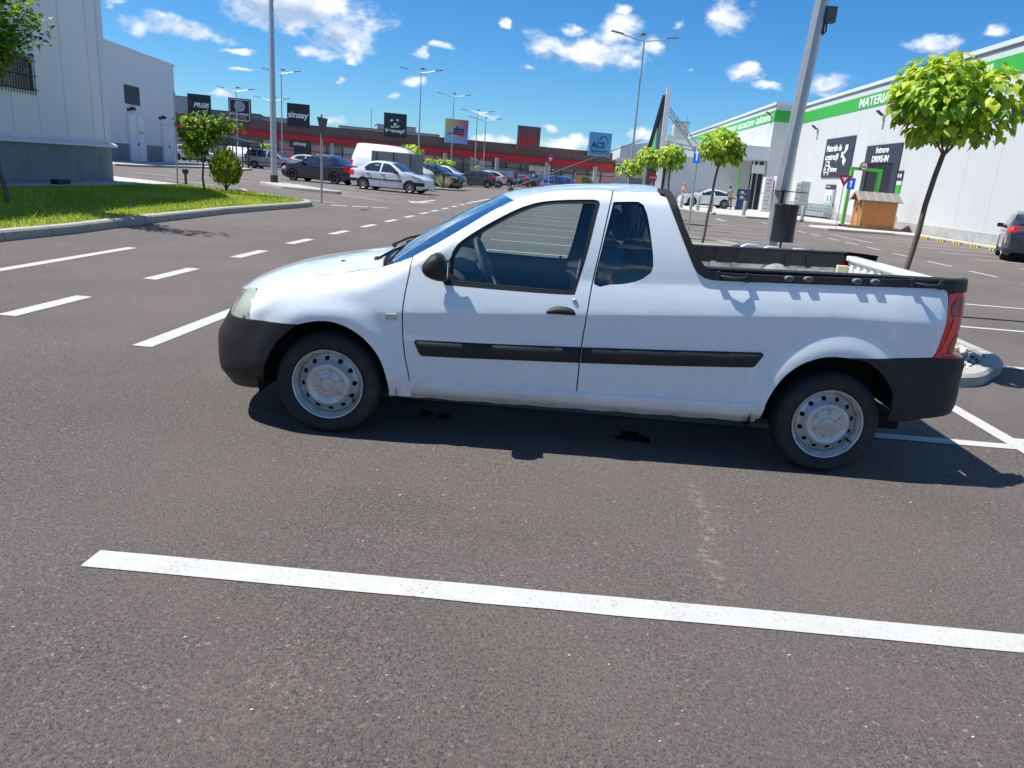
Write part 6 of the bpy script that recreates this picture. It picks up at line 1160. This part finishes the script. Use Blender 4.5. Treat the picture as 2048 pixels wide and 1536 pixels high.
# ---------------------------------------------------------------- other vehicles
SIL=mat('alloy_silver',(.42,.43,.45),.35,metal=.7); CGL=mat('car_glass',(.028,.035,.045),.06,spec=1.,coat=.6); PLT=mat('number_plate',(.70,.70,.70),.5); LAMPW=mat('lamp_clear',(.55,.58,.60),.15,coat=1,metal=.2)
def car(name,loc,yaw,sp,paint,label,cat,scale=1.,group=None,wheelm=None,glassm=None):
    """sp: L,W, top outline from front to rear (x from the front, z), wheelbase, front overhang, wheel radius, side windows, glass spans"""
    t=empty(name,loc,yaw,label,cat,group); t.scale=(scale,)*3
    L,Wd=sp['L'],sp['W']; hw=Wd/2; top=arcpts(sp['top'],.12); fo,wb,wr=sp['fo'],sp['wb'],sp['wr']; belt=sp['belt']; H=max(z for x,z in top)
    def hy(x,z):
        e=min(x,L-x); y=hw*(1-.16*max(0,1-e/.75)**2)
        if z>belt: y-=(z-belt)*.34+max(0,(z-belt)-.42)*.3
        if z<.45: y-=(.45-z)*.18
        y-=.02*abs(math.sin((z-.2)*4)); return y
    bot=.20; ar=wr+.055; o=[(L-.05,.32),(L-.25,bot)]
    for cx in (fo+wb,fo):
        o+=[(cx+ar*math.cos(R(a)),max(bot,wr+ar*math.sin(R(a)))) for a in range(-15,196,15) if wr+ar*math.sin(R(a))>=bot-.02 or a in (-15,195)]
    o+=[(.25,bot),(.04,.30)]; side_outline=top+o
    # local frame: x centred, front at -x
    f=lambda x:x-L/2
    b=MB()
    for s_ in (-1,1): panel(b,side_outline,lambda x,z,s_=s_:(f(x),s_*hy(x,z),z),(),.11,None,(0,s_,0))
    full=[(.25,bot),(.04,.30)]+top+[(L-.05,.32),(L-.25,bot)]; rows=[]
    for i,(x,z) in enumerate(full):
        y=hy(x,z); r_=[]
        for q in range(11):
            u=-1+q/5; k=1-abs(u)**2.6; nx=0; nz=0
            if x<.9: nx=-(.9-x)/.9*.12*k
            if x>L-.9: nx=(x-(L-.9))/.9*.10*k
            nz=.035*k*(1 if .3<x<L-.3 and z>.5 else 0); r_.append((f(x)+nx,y*u,z+nz))
        rows.append(r_)
    b.grid(rows); body=b.build('body',paint,t,smooth=38,weld=.002)
    b=MB(); b.box(f(.3),f(L-.3),-hw*.80,hw*.80,.16,.46); 
    for cx in (fo,fo+wb): b.box(f(cx)-ar-.04,f(cx)+ar+.04,-hw*.86,hw*.86,.3,wr+ar-.01)
    b.build('underbody',DRK,t)
    gm_=glassm or CGL
    for s_ in (-1,1):
        for w in sp['win']:
            b=MB(); panel(b,rounded(w,.05,3),lambda x,z,s_=s_:(f(x),s_*(hy(x,z)+.008),z),(),.2,(0,-s_*.01,0),(0,s_,0)); b.build('side_window',gm_,t,fix=False)
    for nm,(i0,i1,m_y) in (('windscreen',sp['ws']),('rear_window',sp['rw'])):
        P0,P1=i0,i1; rows=[]
        for k in range(7):
            v=k/6; x=P0[0]+(P1[0]-P0[0])*v; 
            z=lerp([(a_,c_) for a_,c_ in sorted(top)],x); y=hy(x,z)*m_y; r_=[]
            for q in range(9):
                u=-1+q/4; kk=1-abs(u*m_y)**2.6; nx=0
                if x<.9: nx=-(.9-x)/.9*.12*kk
                if x>L-.9: nx=(x-(L-.9))/.9*.10*kk
                r_.append((f(x)+nx+(-.006 if nm=='windscreen' else .006),y*u,z+.035*kk+.012))
            rows.append(r_)
        b=MB(); b.grid(rows); b.build(nm,gm_,t,smooth=180)
    for i,cx in enumerate((fo,fo+wb)):
        for s_ in (-1,1):
            We=empty('wheel',(f(cx),s_*(hw-.045),wr)); We.parent=t; We.rotation_euler=(R(-90)*s_,0,0)
            b=MB(); b.lathe([(wr*.64,.02),(wr*.9,.03),(wr,-.01),(wr,-.17),(wr*.9,-.19),(wr*.3,-.18)],28); b.build('tyre',TYR,We,smooth=40)
            rim=wheelm or SIL; b=MB(); b.lathe([(wr*.66,.022),(wr*.62,.012),(wr*.60,-.03)],28); b.lathe([(.0001,.012),(wr*.14,.01),(wr*.15,-.03)],12)
            for k in range(sp.get('sp',7)):
                a=2*math.pi*k/sp.get('sp',7); b.box(wr*.1,wr*.62,-wr*.065,wr*.065,-.02,.006,Matrix.Rotation(a,4,'Z'))
            b.build('rim',rim,We,smooth=30); b=MB(); b.lathe([(.0001,-.035),(wr*.62,-.035)],20); b.build('brake',DRK if sp.get('sp',7)!=0 else rim,We)
    for s_ in (-1,1):
        for nm,P_,mt in (('headlight',sp['hl'],LAMPW),('tail_light',sp['tl'],RED)):
            b=MB(); panel(b,rounded(P_,.03,3),lambda x,z,s_=s_:(f(x),s_*(hy(x,z)+.008),z),(),.1,(0,-s_*.02,0),(0,s_,0))
            if nm=='tail_light': xs=max(p[0] for p in P_); z0=min(p[1] for p in P_);z1=max(p[1] for p in P_); b.box(f(xs)+.0,f(xs)+.045,min(s_*hw*.62,s_*hw*.84),max(s_*hw*.62,s_*hw*.84),z0,z1)
            b.build(nm,mt,t,fix=False)
        b=MB(); mx,mz=sp['mir']; b.box(-.08,.08,-.10,.10,-.07,.07,Matrix.Translation((f(mx),s_*(hy(mx,mz)+.12),mz))); b.box(f(mx)-.02,f(mx)+.03,min(s_*hy(mx,mz)*.97,s_*(hy(mx,mz)+.1)),max(s_*hy(mx,mz)*.97,s_*(hy(mx,mz)+.1)),mz-.05,mz-.01); b.build('side_mirror',sp.get('mm',BLK),t,bevel=.03)
        for hx in sp['hd']: b=MB(); z=belt-.10; b.box(f(hx)-.09,f(hx)+.09,min(s_*(hy(hx,z)-.01),s_*(hy(hx,z)+.03)),max(s_*(hy(hx,z)-.01),s_*(hy(hx,z)+.03)),z-.018,z+.018); b.build('door_handle',sp.get('hm',BLK),t,bevel=.008)
        for gx in sp['gap']: b=MB(); panel(b,[(gx,.28),(gx+.012,.28),(gx+.012,belt),(gx,belt)],lambda x,z,s_=s_:(f(x),s_*(hy(x,z)+.002),z),(),.1,None,(0,s_,0)); b.build('door_gap',DRK,t,fix=False)
    for x0,x1,z0,z1,nm in sp['trim']:
        for s_ in (-1,1): b=MB(); panel(b,[(x0,z0),(x1,z0),(x1,z1),(x0,z1)],lambda x,z,s_=s_:(f(x),s_*(hy(x,z)+.014),z),(),.12,(0,-s_*.02,0),(0,s_,0)); b.build(nm,BLK,t,fix=False)
    b=MB(); b.box(f(0)-.12,f(0)-.05,-.26,.26,.42,.53); b.build('number_plate',PLT,t); b=MB(); b.box(f(L)+.07,f(L)+.115,-.26,.26,sp.get('pz',.80),sp.get('pz',.80)+.11); b.build('number_plate',PLT,t)
    if sp.get('extra'): sp['extra'](t,f,hy)
    return t
SEDAN=dict(L=4.25,W=1.74,fo=.80,wb=2.63,wr=.31,belt=.93,top=[(.02,.55),(.10,.74),(.35,.85),(.95,.97),(1.22,1.02),(1.60,1.26),(1.95,1.44),(2.4,1.51),(2.9,1.50),(3.25,1.40),(3.62,1.18),(3.85,1.08),(4.10,1.07),(4.22,1.0),(4.24,.6)],
    win=[[(1.42,.98),(1.72,1.22),(2.02,1.40),(2.35,1.43),(2.42,.99)],[(2.52,.99),(2.46,1.43),(2.85,1.43),(3.12,1.36),(3.38,1.16),(3.30,1.0)]],ws=((1.27,0),(1.90,0),.88),rw=((3.22,0),(3.75,0),.82),hl=[(.06,.60),(.10,.74),(.34,.80),(.40,.64)],tl=[(4.0,.72),(3.98,.98),(4.2,1.0),(4.23,.72)],mir=(1.52,1.0),hd=(2.28,3.12),gap=(1.42,2.45,3.42),
    trim=[(.02,.55,.40,.58,'bumper'),(1.25,2.43,.56,.62,'rub_strip'),(2.48,3.3,.57,.63,'rub_strip'),(3.75,4.24,.42,.58,'bumper')])
def V(base,**k): d=dict(base); d.update(k); return d
HATCH=V(SEDAN,L=4.2,top=[(.02,.5),(.12,.74),(.4,.84),(.95,.97),(1.15,1.02),(1.6,1.28),(2.0,1.45),(2.5,1.50),(3.1,1.46),(3.55,1.36),(3.9,1.12),(4.1,.98),(4.18,.7)],rw=((3.58,0),(3.95,0),.82),win=[[(1.4,.98),(1.72,1.24),(2.05,1.39),(2.4,1.42),(2.45,1.0)],[(2.55,1.0),(2.5,1.42),(3.0,1.40),(3.4,1.28),(3.55,1.12),(3.2,1.03)]],tl=[(3.75,.88),(3.8,1.08),(4.05,1.0),(4.12,.84)],trim=[(.02,.5,.3,.42,'bumper'),(3.7,4.17,.30,.44,'bumper')],hm=SIL)
SUV=V(SEDAN,L=4.7,W=1.9,fo=.9,wb=2.78,wr=.37,belt=1.05,sp=5,top=[(.02,.6),(.08,.88),(.4,1.0),(1.1,1.12),(1.3,1.16),(1.75,1.42),(2.1,1.6),(2.7,1.67),(3.5,1.63),(4.1,1.5),(4.45,1.2),(4.62,1.05),(4.68,.7)],win=[[(1.6,1.1),(1.95,1.38),(2.3,1.53),(2.6,1.57),(2.65,1.12)],[(2.75,1.12),(2.7,1.57),(3.3,1.55),(3.55,1.50),(3.6,1.15)],[(3.7,1.16),(3.65,1.48),(4.0,1.38),(4.1,1.25)]],ws=((1.36,0),(2.05,0),.88),rw=((4.12,0),(4.45,0),.82),hl=[(.06,.78),(.12,.9),(.55,.98),(.6,.85)],tl=[(4.2,.95),(4.2,1.15),(4.5,1.13),(4.62,.95)],mir=(1.75,1.13),hd=(2.5,3.5),gap=(1.65,2.68,3.62),trim=[(.05,1.0,.22,.36,'cladding'),(1.35,3.2,.22,.34,'cladding'),(4.1,4.66,.22,.42,'cladding')],hm=SIL,pz=.95)
MPV=V(SEDAN,L=4.75,W=1.85,fo=.95,wb=2.84,wr=.33,belt=1.0,sp=7,top=[(.02,.5),(.12,.72),(.5,.86),(1.0,1.02),(1.3,1.22),(1.8,1.52),(2.3,1.70),(3.0,1.74),(3.9,1.70),(4.4,1.60),(4.6,1.30),(4.7,.95),(4.73,.6)],win=[[(1.35,1.02),(1.7,1.30),(1.75,1.04)],[(1.82,1.05),(1.8,1.40),(2.2,1.60),(2.55,1.63),(2.6,1.06)],[(2.7,1.06),(2.66,1.63),(3.5,1.63),(3.5,1.08)],[(3.6,1.08),(3.6,1.62),(4.1,1.60),(4.4,1.50),(4.45,1.12)]],ws=((1.15,0),(2.1,0),.88),rw=((4.42,0),(4.62,0),.82),hl=[(.08,.58),(.12,.72),(.6,.84),(.55,.66)],tl=[(4.45,.85),(4.5,1.2),(4.62,1.2),(4.7,.85)],mir=(1.75,1.05),hd=(2.5,3.4),gap=(1.78,2.63,3.55),trim=[(1.2,3.6,.56,.61,'rub_strip'),(.02,.6,.4,.5,'bumper'),(4.2,4.72,.42,.52,'bumper')])
def rails(t,f,hy):
    for s_ in (-1,1): b=MB(); b.tube([(f(2.3),s_*.62,1.72),(f(2.5),s_*.62,1.79),(f(3.9),s_*.62,1.78),(f(4.1),s_*.62,1.70)],.02,6); b.build('roof_rail',BLK,t)
MPV['extra']=rails
VAN=V(SEDAN,L=5.9,W=2.0,fo=.95,wb=3.7,wr=.34,belt=1.25,sp=0,top=[(.02,.55),(.08,.95),(.45,1.18),(.85,1.32),(1.25,1.85),(1.6,2.25),(2.0,2.45),(2.6,2.56),(4.0,2.62),(5.6,2.62),(5.82,2.45),(5.88,1.4),(5.88,.6)],win=[[(1.05,1.28),(1.35,1.72),(1.95,1.75),(2.0,1.28)]],ws=((.95,0),(1.52,0),.86),rw=((5.865,0),(5.87,0),.4),hl=[(.08,.85),(.12,1.0),(.6,1.2),(.62,1.05)],tl=[(5.70,.9),(5.70,1.5),(5.84,1.5),(5.85,.9)],mir=(1.15,1.35),hd=(1.95,2.3),gap=(1.0,2.1,3.3),trim=[(.02,.7,.3,.55,'bumper'),(1.3,4.2,.50,.58,'rub_strip'),(5.2,5.86,.35,.5,'bumper')])
WC=car_paint('white_car',(.70,.72,.74)); NV=car_paint('navy_car',(.004,.006,.030)); SV=mat('silver_car',(.42,.43,.46),.35,metal=.45,coat=1); BKC=car_paint('black_car',(.012,.012,.015)); BRC=car_paint('brown_car',(.085,.065,.055)); GRC=car_paint('grey_car',(.10,.105,.115)); BLC=car_paint('blue_car',(.015,.09,.36)); RDC=car_paint('red_car',(.45,.02,.02)); DGC=car_paint('dark_grey_blue_car',(.012,.016,.028))
STW=mat('black_steel_wheel',(.03,.028,.028),.6)
clr=glass('saloon_glass',(.42,.55,.52),1.5,.02,.08)
PK='cars parked in the left-hand rows'
# yaw: front of each car is its local -x
car('parked_car',(-9.15,43.35,0),R(180-12),V(SEDAN,sp=9),WC,'white four-door saloon with full wheel trims, facing right in front of the canvas trailer','car',1.05,PK)
car('parked_car',(-14.75,48.5,0),R(-14),V(SEDAN,sp=5,trim=[(.02,.45,.40,.5,'bumper')],hm=NV),NV,'dark navy saloon with black steel wheels facing left, nose to the tall pole','car',1.10,PK,STW)
car('parked_car',(-27.85,75.9,0),R(180+2),MPV,SV,'silver people carrier with roof rails parked near the trolley shelter','car',1.04,PK)
car('parked_van',(-11.9,56.6,0),R(180-18),VAN,WC,'tall white panel van behind the grey canvas trailer','van',1.04,PK)
car('parked_car',(-9.1,57.2,0),R(180-14),SUV,BKC,'black off-roader with big alloy wheels, nose right of the ornamental grass','car',1.02,PK)
car('parked_car',(-7.6,71.2,0),R(4),HATCH,BRC,'brown hatchback with a red tail lamp, right of the black off-roader','car',1.,PK)
car('parked_car',(-7.1,76.3,0),R(12),V(HATCH),WC,'white hatchback half hidden behind the brown one','car',1.03,PK)
car('parked_car',(-6.7,89.5,0),R(178),HATCH,GRC,'dark grey hatchback farthest right of the row before the white fence panels','car',1.05,PK)
car('parked_car',(-10.2,72.5,0),R(176),SUV,WC,'white estate car showing its roof behind the black off-roader','car',1.,PK)
car('parked_car',(-26.6,84,0),R(184),HATCH,WC,'white hatchback just right of the silver people carrier bonnet','car',1.1,PK)
car('parked_car',(-23.0,80,0),R(170),V(HATCH),WC,'white hatchback between the tall pole and the navy saloon','car',1.05,PK)
car('parked_car',(-21.9,77,0),R(10),SUV,GRC,'grey car with a dark roof right behind the navy saloon bonnet','car',.95,PK)
car('parked_car',(-18.6,66,0),R(5),V(MPV,extra=None),BLC,'bright blue car between the navy saloon and the white van','car',.82,PK)
car('parked_car',(-20.2,78,0),R(5),HATCH,RDC,'red car showing its roof above the blue one','car',1.1,PK)
car('parked_car',(-39.5,84,0),R(180),SUV,WC,'white car seen through the left end of the dark trolley shelter','car',1.0,PK)
car('parked_van',(-34.4,86,0),R(180),VAN,WC,'white van seen through the dark trolley shelter','van',.72,PK)
car('parked_car',(-4.0,95,0),R(100),HATCH,DGC,'small dark car far off just above the pickup windscreen','car',1.1,PK)
car('parked_car',(-1.5,93,0),R(170),HATCH,GRC,'grey car far off behind the man in a blue shirt','car',1.1,PK)
car('parked_car',(.95,62.5,0),R(176),V(MPV,extra=None),BLC,'blue car whose roof shows just above the pickup roof','car',.90,PK)
car('parked_car',(11.95,60.9,.13),R(4),V(SUV,sp=5,L=4.75,belt=.95,top=[(.02,.55),(.12,.78),(.5,.9),(1.1,1.0),(1.4,1.1),(1.9,1.38),(2.4,1.5),(2.9,1.51),(3.6,1.42),(4.1,1.22),(4.5,1.08),(4.7,1.0),(4.72,.7)],win=[[(1.65,1.0),(2.05,1.28),(2.55,1.42),(2.75,1.02)],[(2.85,1.02),(2.68,1.42),(3.2,1.40),(3.9,1.2),(3.9,1.06)]],ws=((1.45,0),(2.2,0),.86),rw=((3.7,0),(4.4,0),.8),hl=[(.1,.68),(.16,.76),(.55,.86),(.55,.78)],tl=[(4.3,.85),(4.3,.95),(4.6,.98),(4.68,.85)],trim=[(1.2,3.5,.22,.28,'sill_trim')]),WC,'sleek white saloon parked before the store entrance behind the bollards','car',.92)
car('parked_car',(17.0,27.3,0),R(-117),V(SUV,pz=.88),DGC,'dark blue-grey off-roader cut off by the right edge of the picture','car',1.0)
# canvas trailer
TRA=empty('canvas_trailer',(-10.3,50.2,0),R(-4),'grey canvas-covered box trailer behind the white saloon','trailer'); CNV=mat('grey_canvas',(.22,.23,.25),.8,var=.08,vs=2,bump=.3,bs=4)
b=MB(); b.box(-1.45,1.45,-1.0,1.0,.75,2.22); b.build('canvas_cover',CNV,TRA,bevel=.05); b=MB(); b.box(-1.5,1.5,-1.05,1.05,.45,.74); b.build('load_bed',SIL,TRA)
for x in (-1.1,0,1.1):
    b=MB(); b.box(x-.02,x+.02,-1.03,-1.0,.78,2.15); b.build('strap',BLKM,TRA)
for s_ in (-1,1): b=MB(); b.lathe([(.0001,.0),(.2,.0),(.3,.02),(.31,-.15),(.0001,-.15)],20,Matrix.Translation((0,s_*1.02,.31))@Matrix.Rotation(R(-90)*s_,4,'X')); b.build('wheel',TYR,TRA)
# orange lorry cab
OC=empty('orange_lorry',(2.35,61,0),0,'small orange lorry cab with its open bed showing above the pickup roof','lorry'); ORG=car_paint('orange_cab',(.75,.30,.02))
b=MB(); b.prism(rounded([(-.8,.4),(-.8,1.75),(-.1,1.82),(.35,1.6),(.75,1.15),(.85,.4)],.08),-.85,.85,'y'); cab=b.build('cab',ORG,OC,smooth=40); b=MB(); b.prism([(-.35,1.15),(-.35,1.68),(-.1,1.7),(.28,1.52),(.55,1.15)],-.86,.86,'y'); b.build('side_window',CGL,cab)
b=MB(); b.box(-3.6,-.85,-.9,.9,.75,.95); b.build('flat_bed',SIL,OC); b=MB(); b.tube([(-.9,-.8,.95),(-.9,-.8,1.9)],.04,6); b.build('head_board',GALV,OC)
for x in (.2,-2.6):
    for s_ in (-1,1): b=MB(); b.lathe([(.0001,0),(.3,0),(.33,-.02),(.33,-.2),(.0001,-.2)],18,Matrix.Translation((x,s_*.88,.33))@Matrix.Rotation(R(-90)*s_,4,'X')); b.build('wheel',TYR,OC)
# ---------------------------------------------------------------- people
SKIN=mat('skin',(.45,.25,.17),.6)
def skinned(name,pts,edges,rad,mt,parent,root=0,sub=1):
    me=bpy.data.meshes.new(name); me.from_pydata([Vector(p) for p in pts],edges,[]); o=bpy.data.objects.new(name,me); COL.objects.link(o); o.parent=parent; me.materials.append(mt)
    md=o.modifiers.new('skin','SKIN'); 
    for i,v in enumerate(me.skin_vertices[0].data if me.skin_vertices else []): v.radius=(rad[i],)*2
    if not me.skin_vertices:
        b=bmesh.new(); b.from_mesh(me); ly=b.verts.layers.skin.verify()
        for i,v in enumerate(b.verts): v[ly].radius=(rad[i],)*2; v[ly].use_root=(i==root)
        b.to_mesh(me); b.free()
    md.use_smooth_shade=True
    if sub: s=o.modifiers.new('sub','SUBSURF'); s.levels=sub; s.render_levels=sub
    return o
def person(loc,yaw,H,label,top,legs,hair,stride=.12,arms=((.10,-.05),(.12,.05)),bent=0.,dress=False):
    t=empty('person',loc,yaw,label,'person'); k=H/1.75
    P=[(0,0,.95),(0,bent*.3,1.15),(0,bent*.8,1.38),(0,bent*1.1,1.50),(0,bent*1.3-.01,1.57),(0,bent*1.4-.02,1.66)]
    pts=[Vector(p) for p in P]; E=[(0,1),(1,2),(2,3),(3,4),(4,5)]; Rr=[.14,.125,.15,.06,.075,.09]
    for i,s_ in enumerate((-1,1)):
        a=len(pts); ax,ay=arms[i]; pts+=[Vector((s_*.18,bent*.8,1.38)),Vector((s_*(.20+ax),bent*.8+ay,1.12)),Vector((s_*(.18+ax),bent*.8-.08+ay*2,.90)),Vector((s_*(.18+ax),bent*.8-.11+ay*2,.80))]; Rr+=[.06,.045,.032,.036]; E+=[(2,a),(a,a+1),(a+1,a+2),(a+2,a+3)]
        a=len(pts); st=stride*s_; pts+=[Vector((s_*.09,0,.86)),Vector((s_*.10,-st*.6,.48)),Vector((s_*.10,-st+(.04 if st<0 else 0),.09)),Vector((s_*.11,-st-.13,.04))]; Rr+=[.095,.062,.045,.038]; E+=[(0,a),(a,a+1),(a+1,a+2),(a+2,a+3)]
    pts=[p*k for p in pts]; Rr=[r*k for r in Rr]
    skinned('body',pts,E,Rr,SKIN,t)
    sh=[0,1,2,3,6,7,14,15]; 
    ids=[0,1,2]+[6,7]+[14,15]; mp={v:i for i,v in enumerate(ids)}
    skinned('shirt',[pts[i] for i in ids],[(0,1),(1,2),(2,3),(3,4),(2,5),(5,6)],[r*1.14+.008 for r in [Rr[i] for i in ids]],top,t)
    ids=[0,10,11,12,18,19,20]
    if dress: b=MB(); b.lathe([(.17*k,1.0*k),(.2*k,.8*k),(.27*k,.2*k),(.25*k,.18*k)],16); b.build('skirt',legs,t,smooth=60)
    else: skinned('trousers',[pts[i] for i in ids],[(0,1),(1,2),(2,3),(0,4),(4,5),(5,6)],[r*1.12+.008 for r in [Rr[i] for i in ids]],legs,t)
    hp=pts[5]; b=MB(); b.ball((hp.x,hp.y+.02*k,hp.z+.03*k),.105*k,(1,1.05,1.0),12)
    if dress: b.tube([(hp.x,hp.y+.07*k,hp.z),(hp.x,hp.y+.11*k,hp.z-.35*k)],.07*k,8)
    b.build('hair',hair,t,smooth=60); b=MB(); b.ball((hp.x,hp.y-.09*k,hp.z-.02*k),.018*k,n=6); b.build('nose',SKIN,t)
    return t
def cl(n,c): return mat(n,c,.8,var=.1,vs=8)
person((10.05,60.6,.13),R(15),1.68,'woman with long fair hair and a long light skirt walking by the bollards',cl('peach_top',(.62,.36,.28)),cl('pale_skirt',(.55,.54,.46)),cl('fair_hair',(.45,.24,.12)),.16,((.02,-.08),(.02,-.1)),0,True)
person((13.6,60.2,.13),R(-150),1.72,'man in a beige shirt leaning over a trolley at the rear of the white saloon',cl('beige_shirt',(.30,.26,.20)),cl('grey_trousers',(.16,.16,.15)),cl('dark_hair',(.03,.025,.02)),.1,((.0,-.15),(.0,-.15)),-.08)
person((-2.2,78,0),R(190),1.78,'man in a bright blue shirt standing far off beyond the windscreen of the pickup',cl('blue_shirt',(.01,.14,.62)),cl('dark_trousers',(.03,.03,.04)),cl('dark_hair',(.03,.025,.02)))
person((-24.1,79.2,0),R(170),1.72,'person in dark clothes with a light cap between the white hatchbacks',cl('dark_top',(.03,.032,.03)),cl('dark_trousers',(.03,.03,.04)),cl('straw_hat',(.55,.52,.38)))
person((-17.9,68.5,0),R(170),1.72,'bald man in red bending beside the blue car',cl('red_top',(.40,.03,.03)),cl('dark_trousers',(.03,.03,.04)),SKIN,.1,((.02,-.1),(.02,-.1)),-.1)
person((-19.9,64.5,0),R(170),1.70,'grey-haired person just above the navy saloon roof',cl('white_top',(.6,.6,.6)),cl('dark_trousers',(.03,.03,.04)),cl('grey_hair',(.4,.4,.4)))
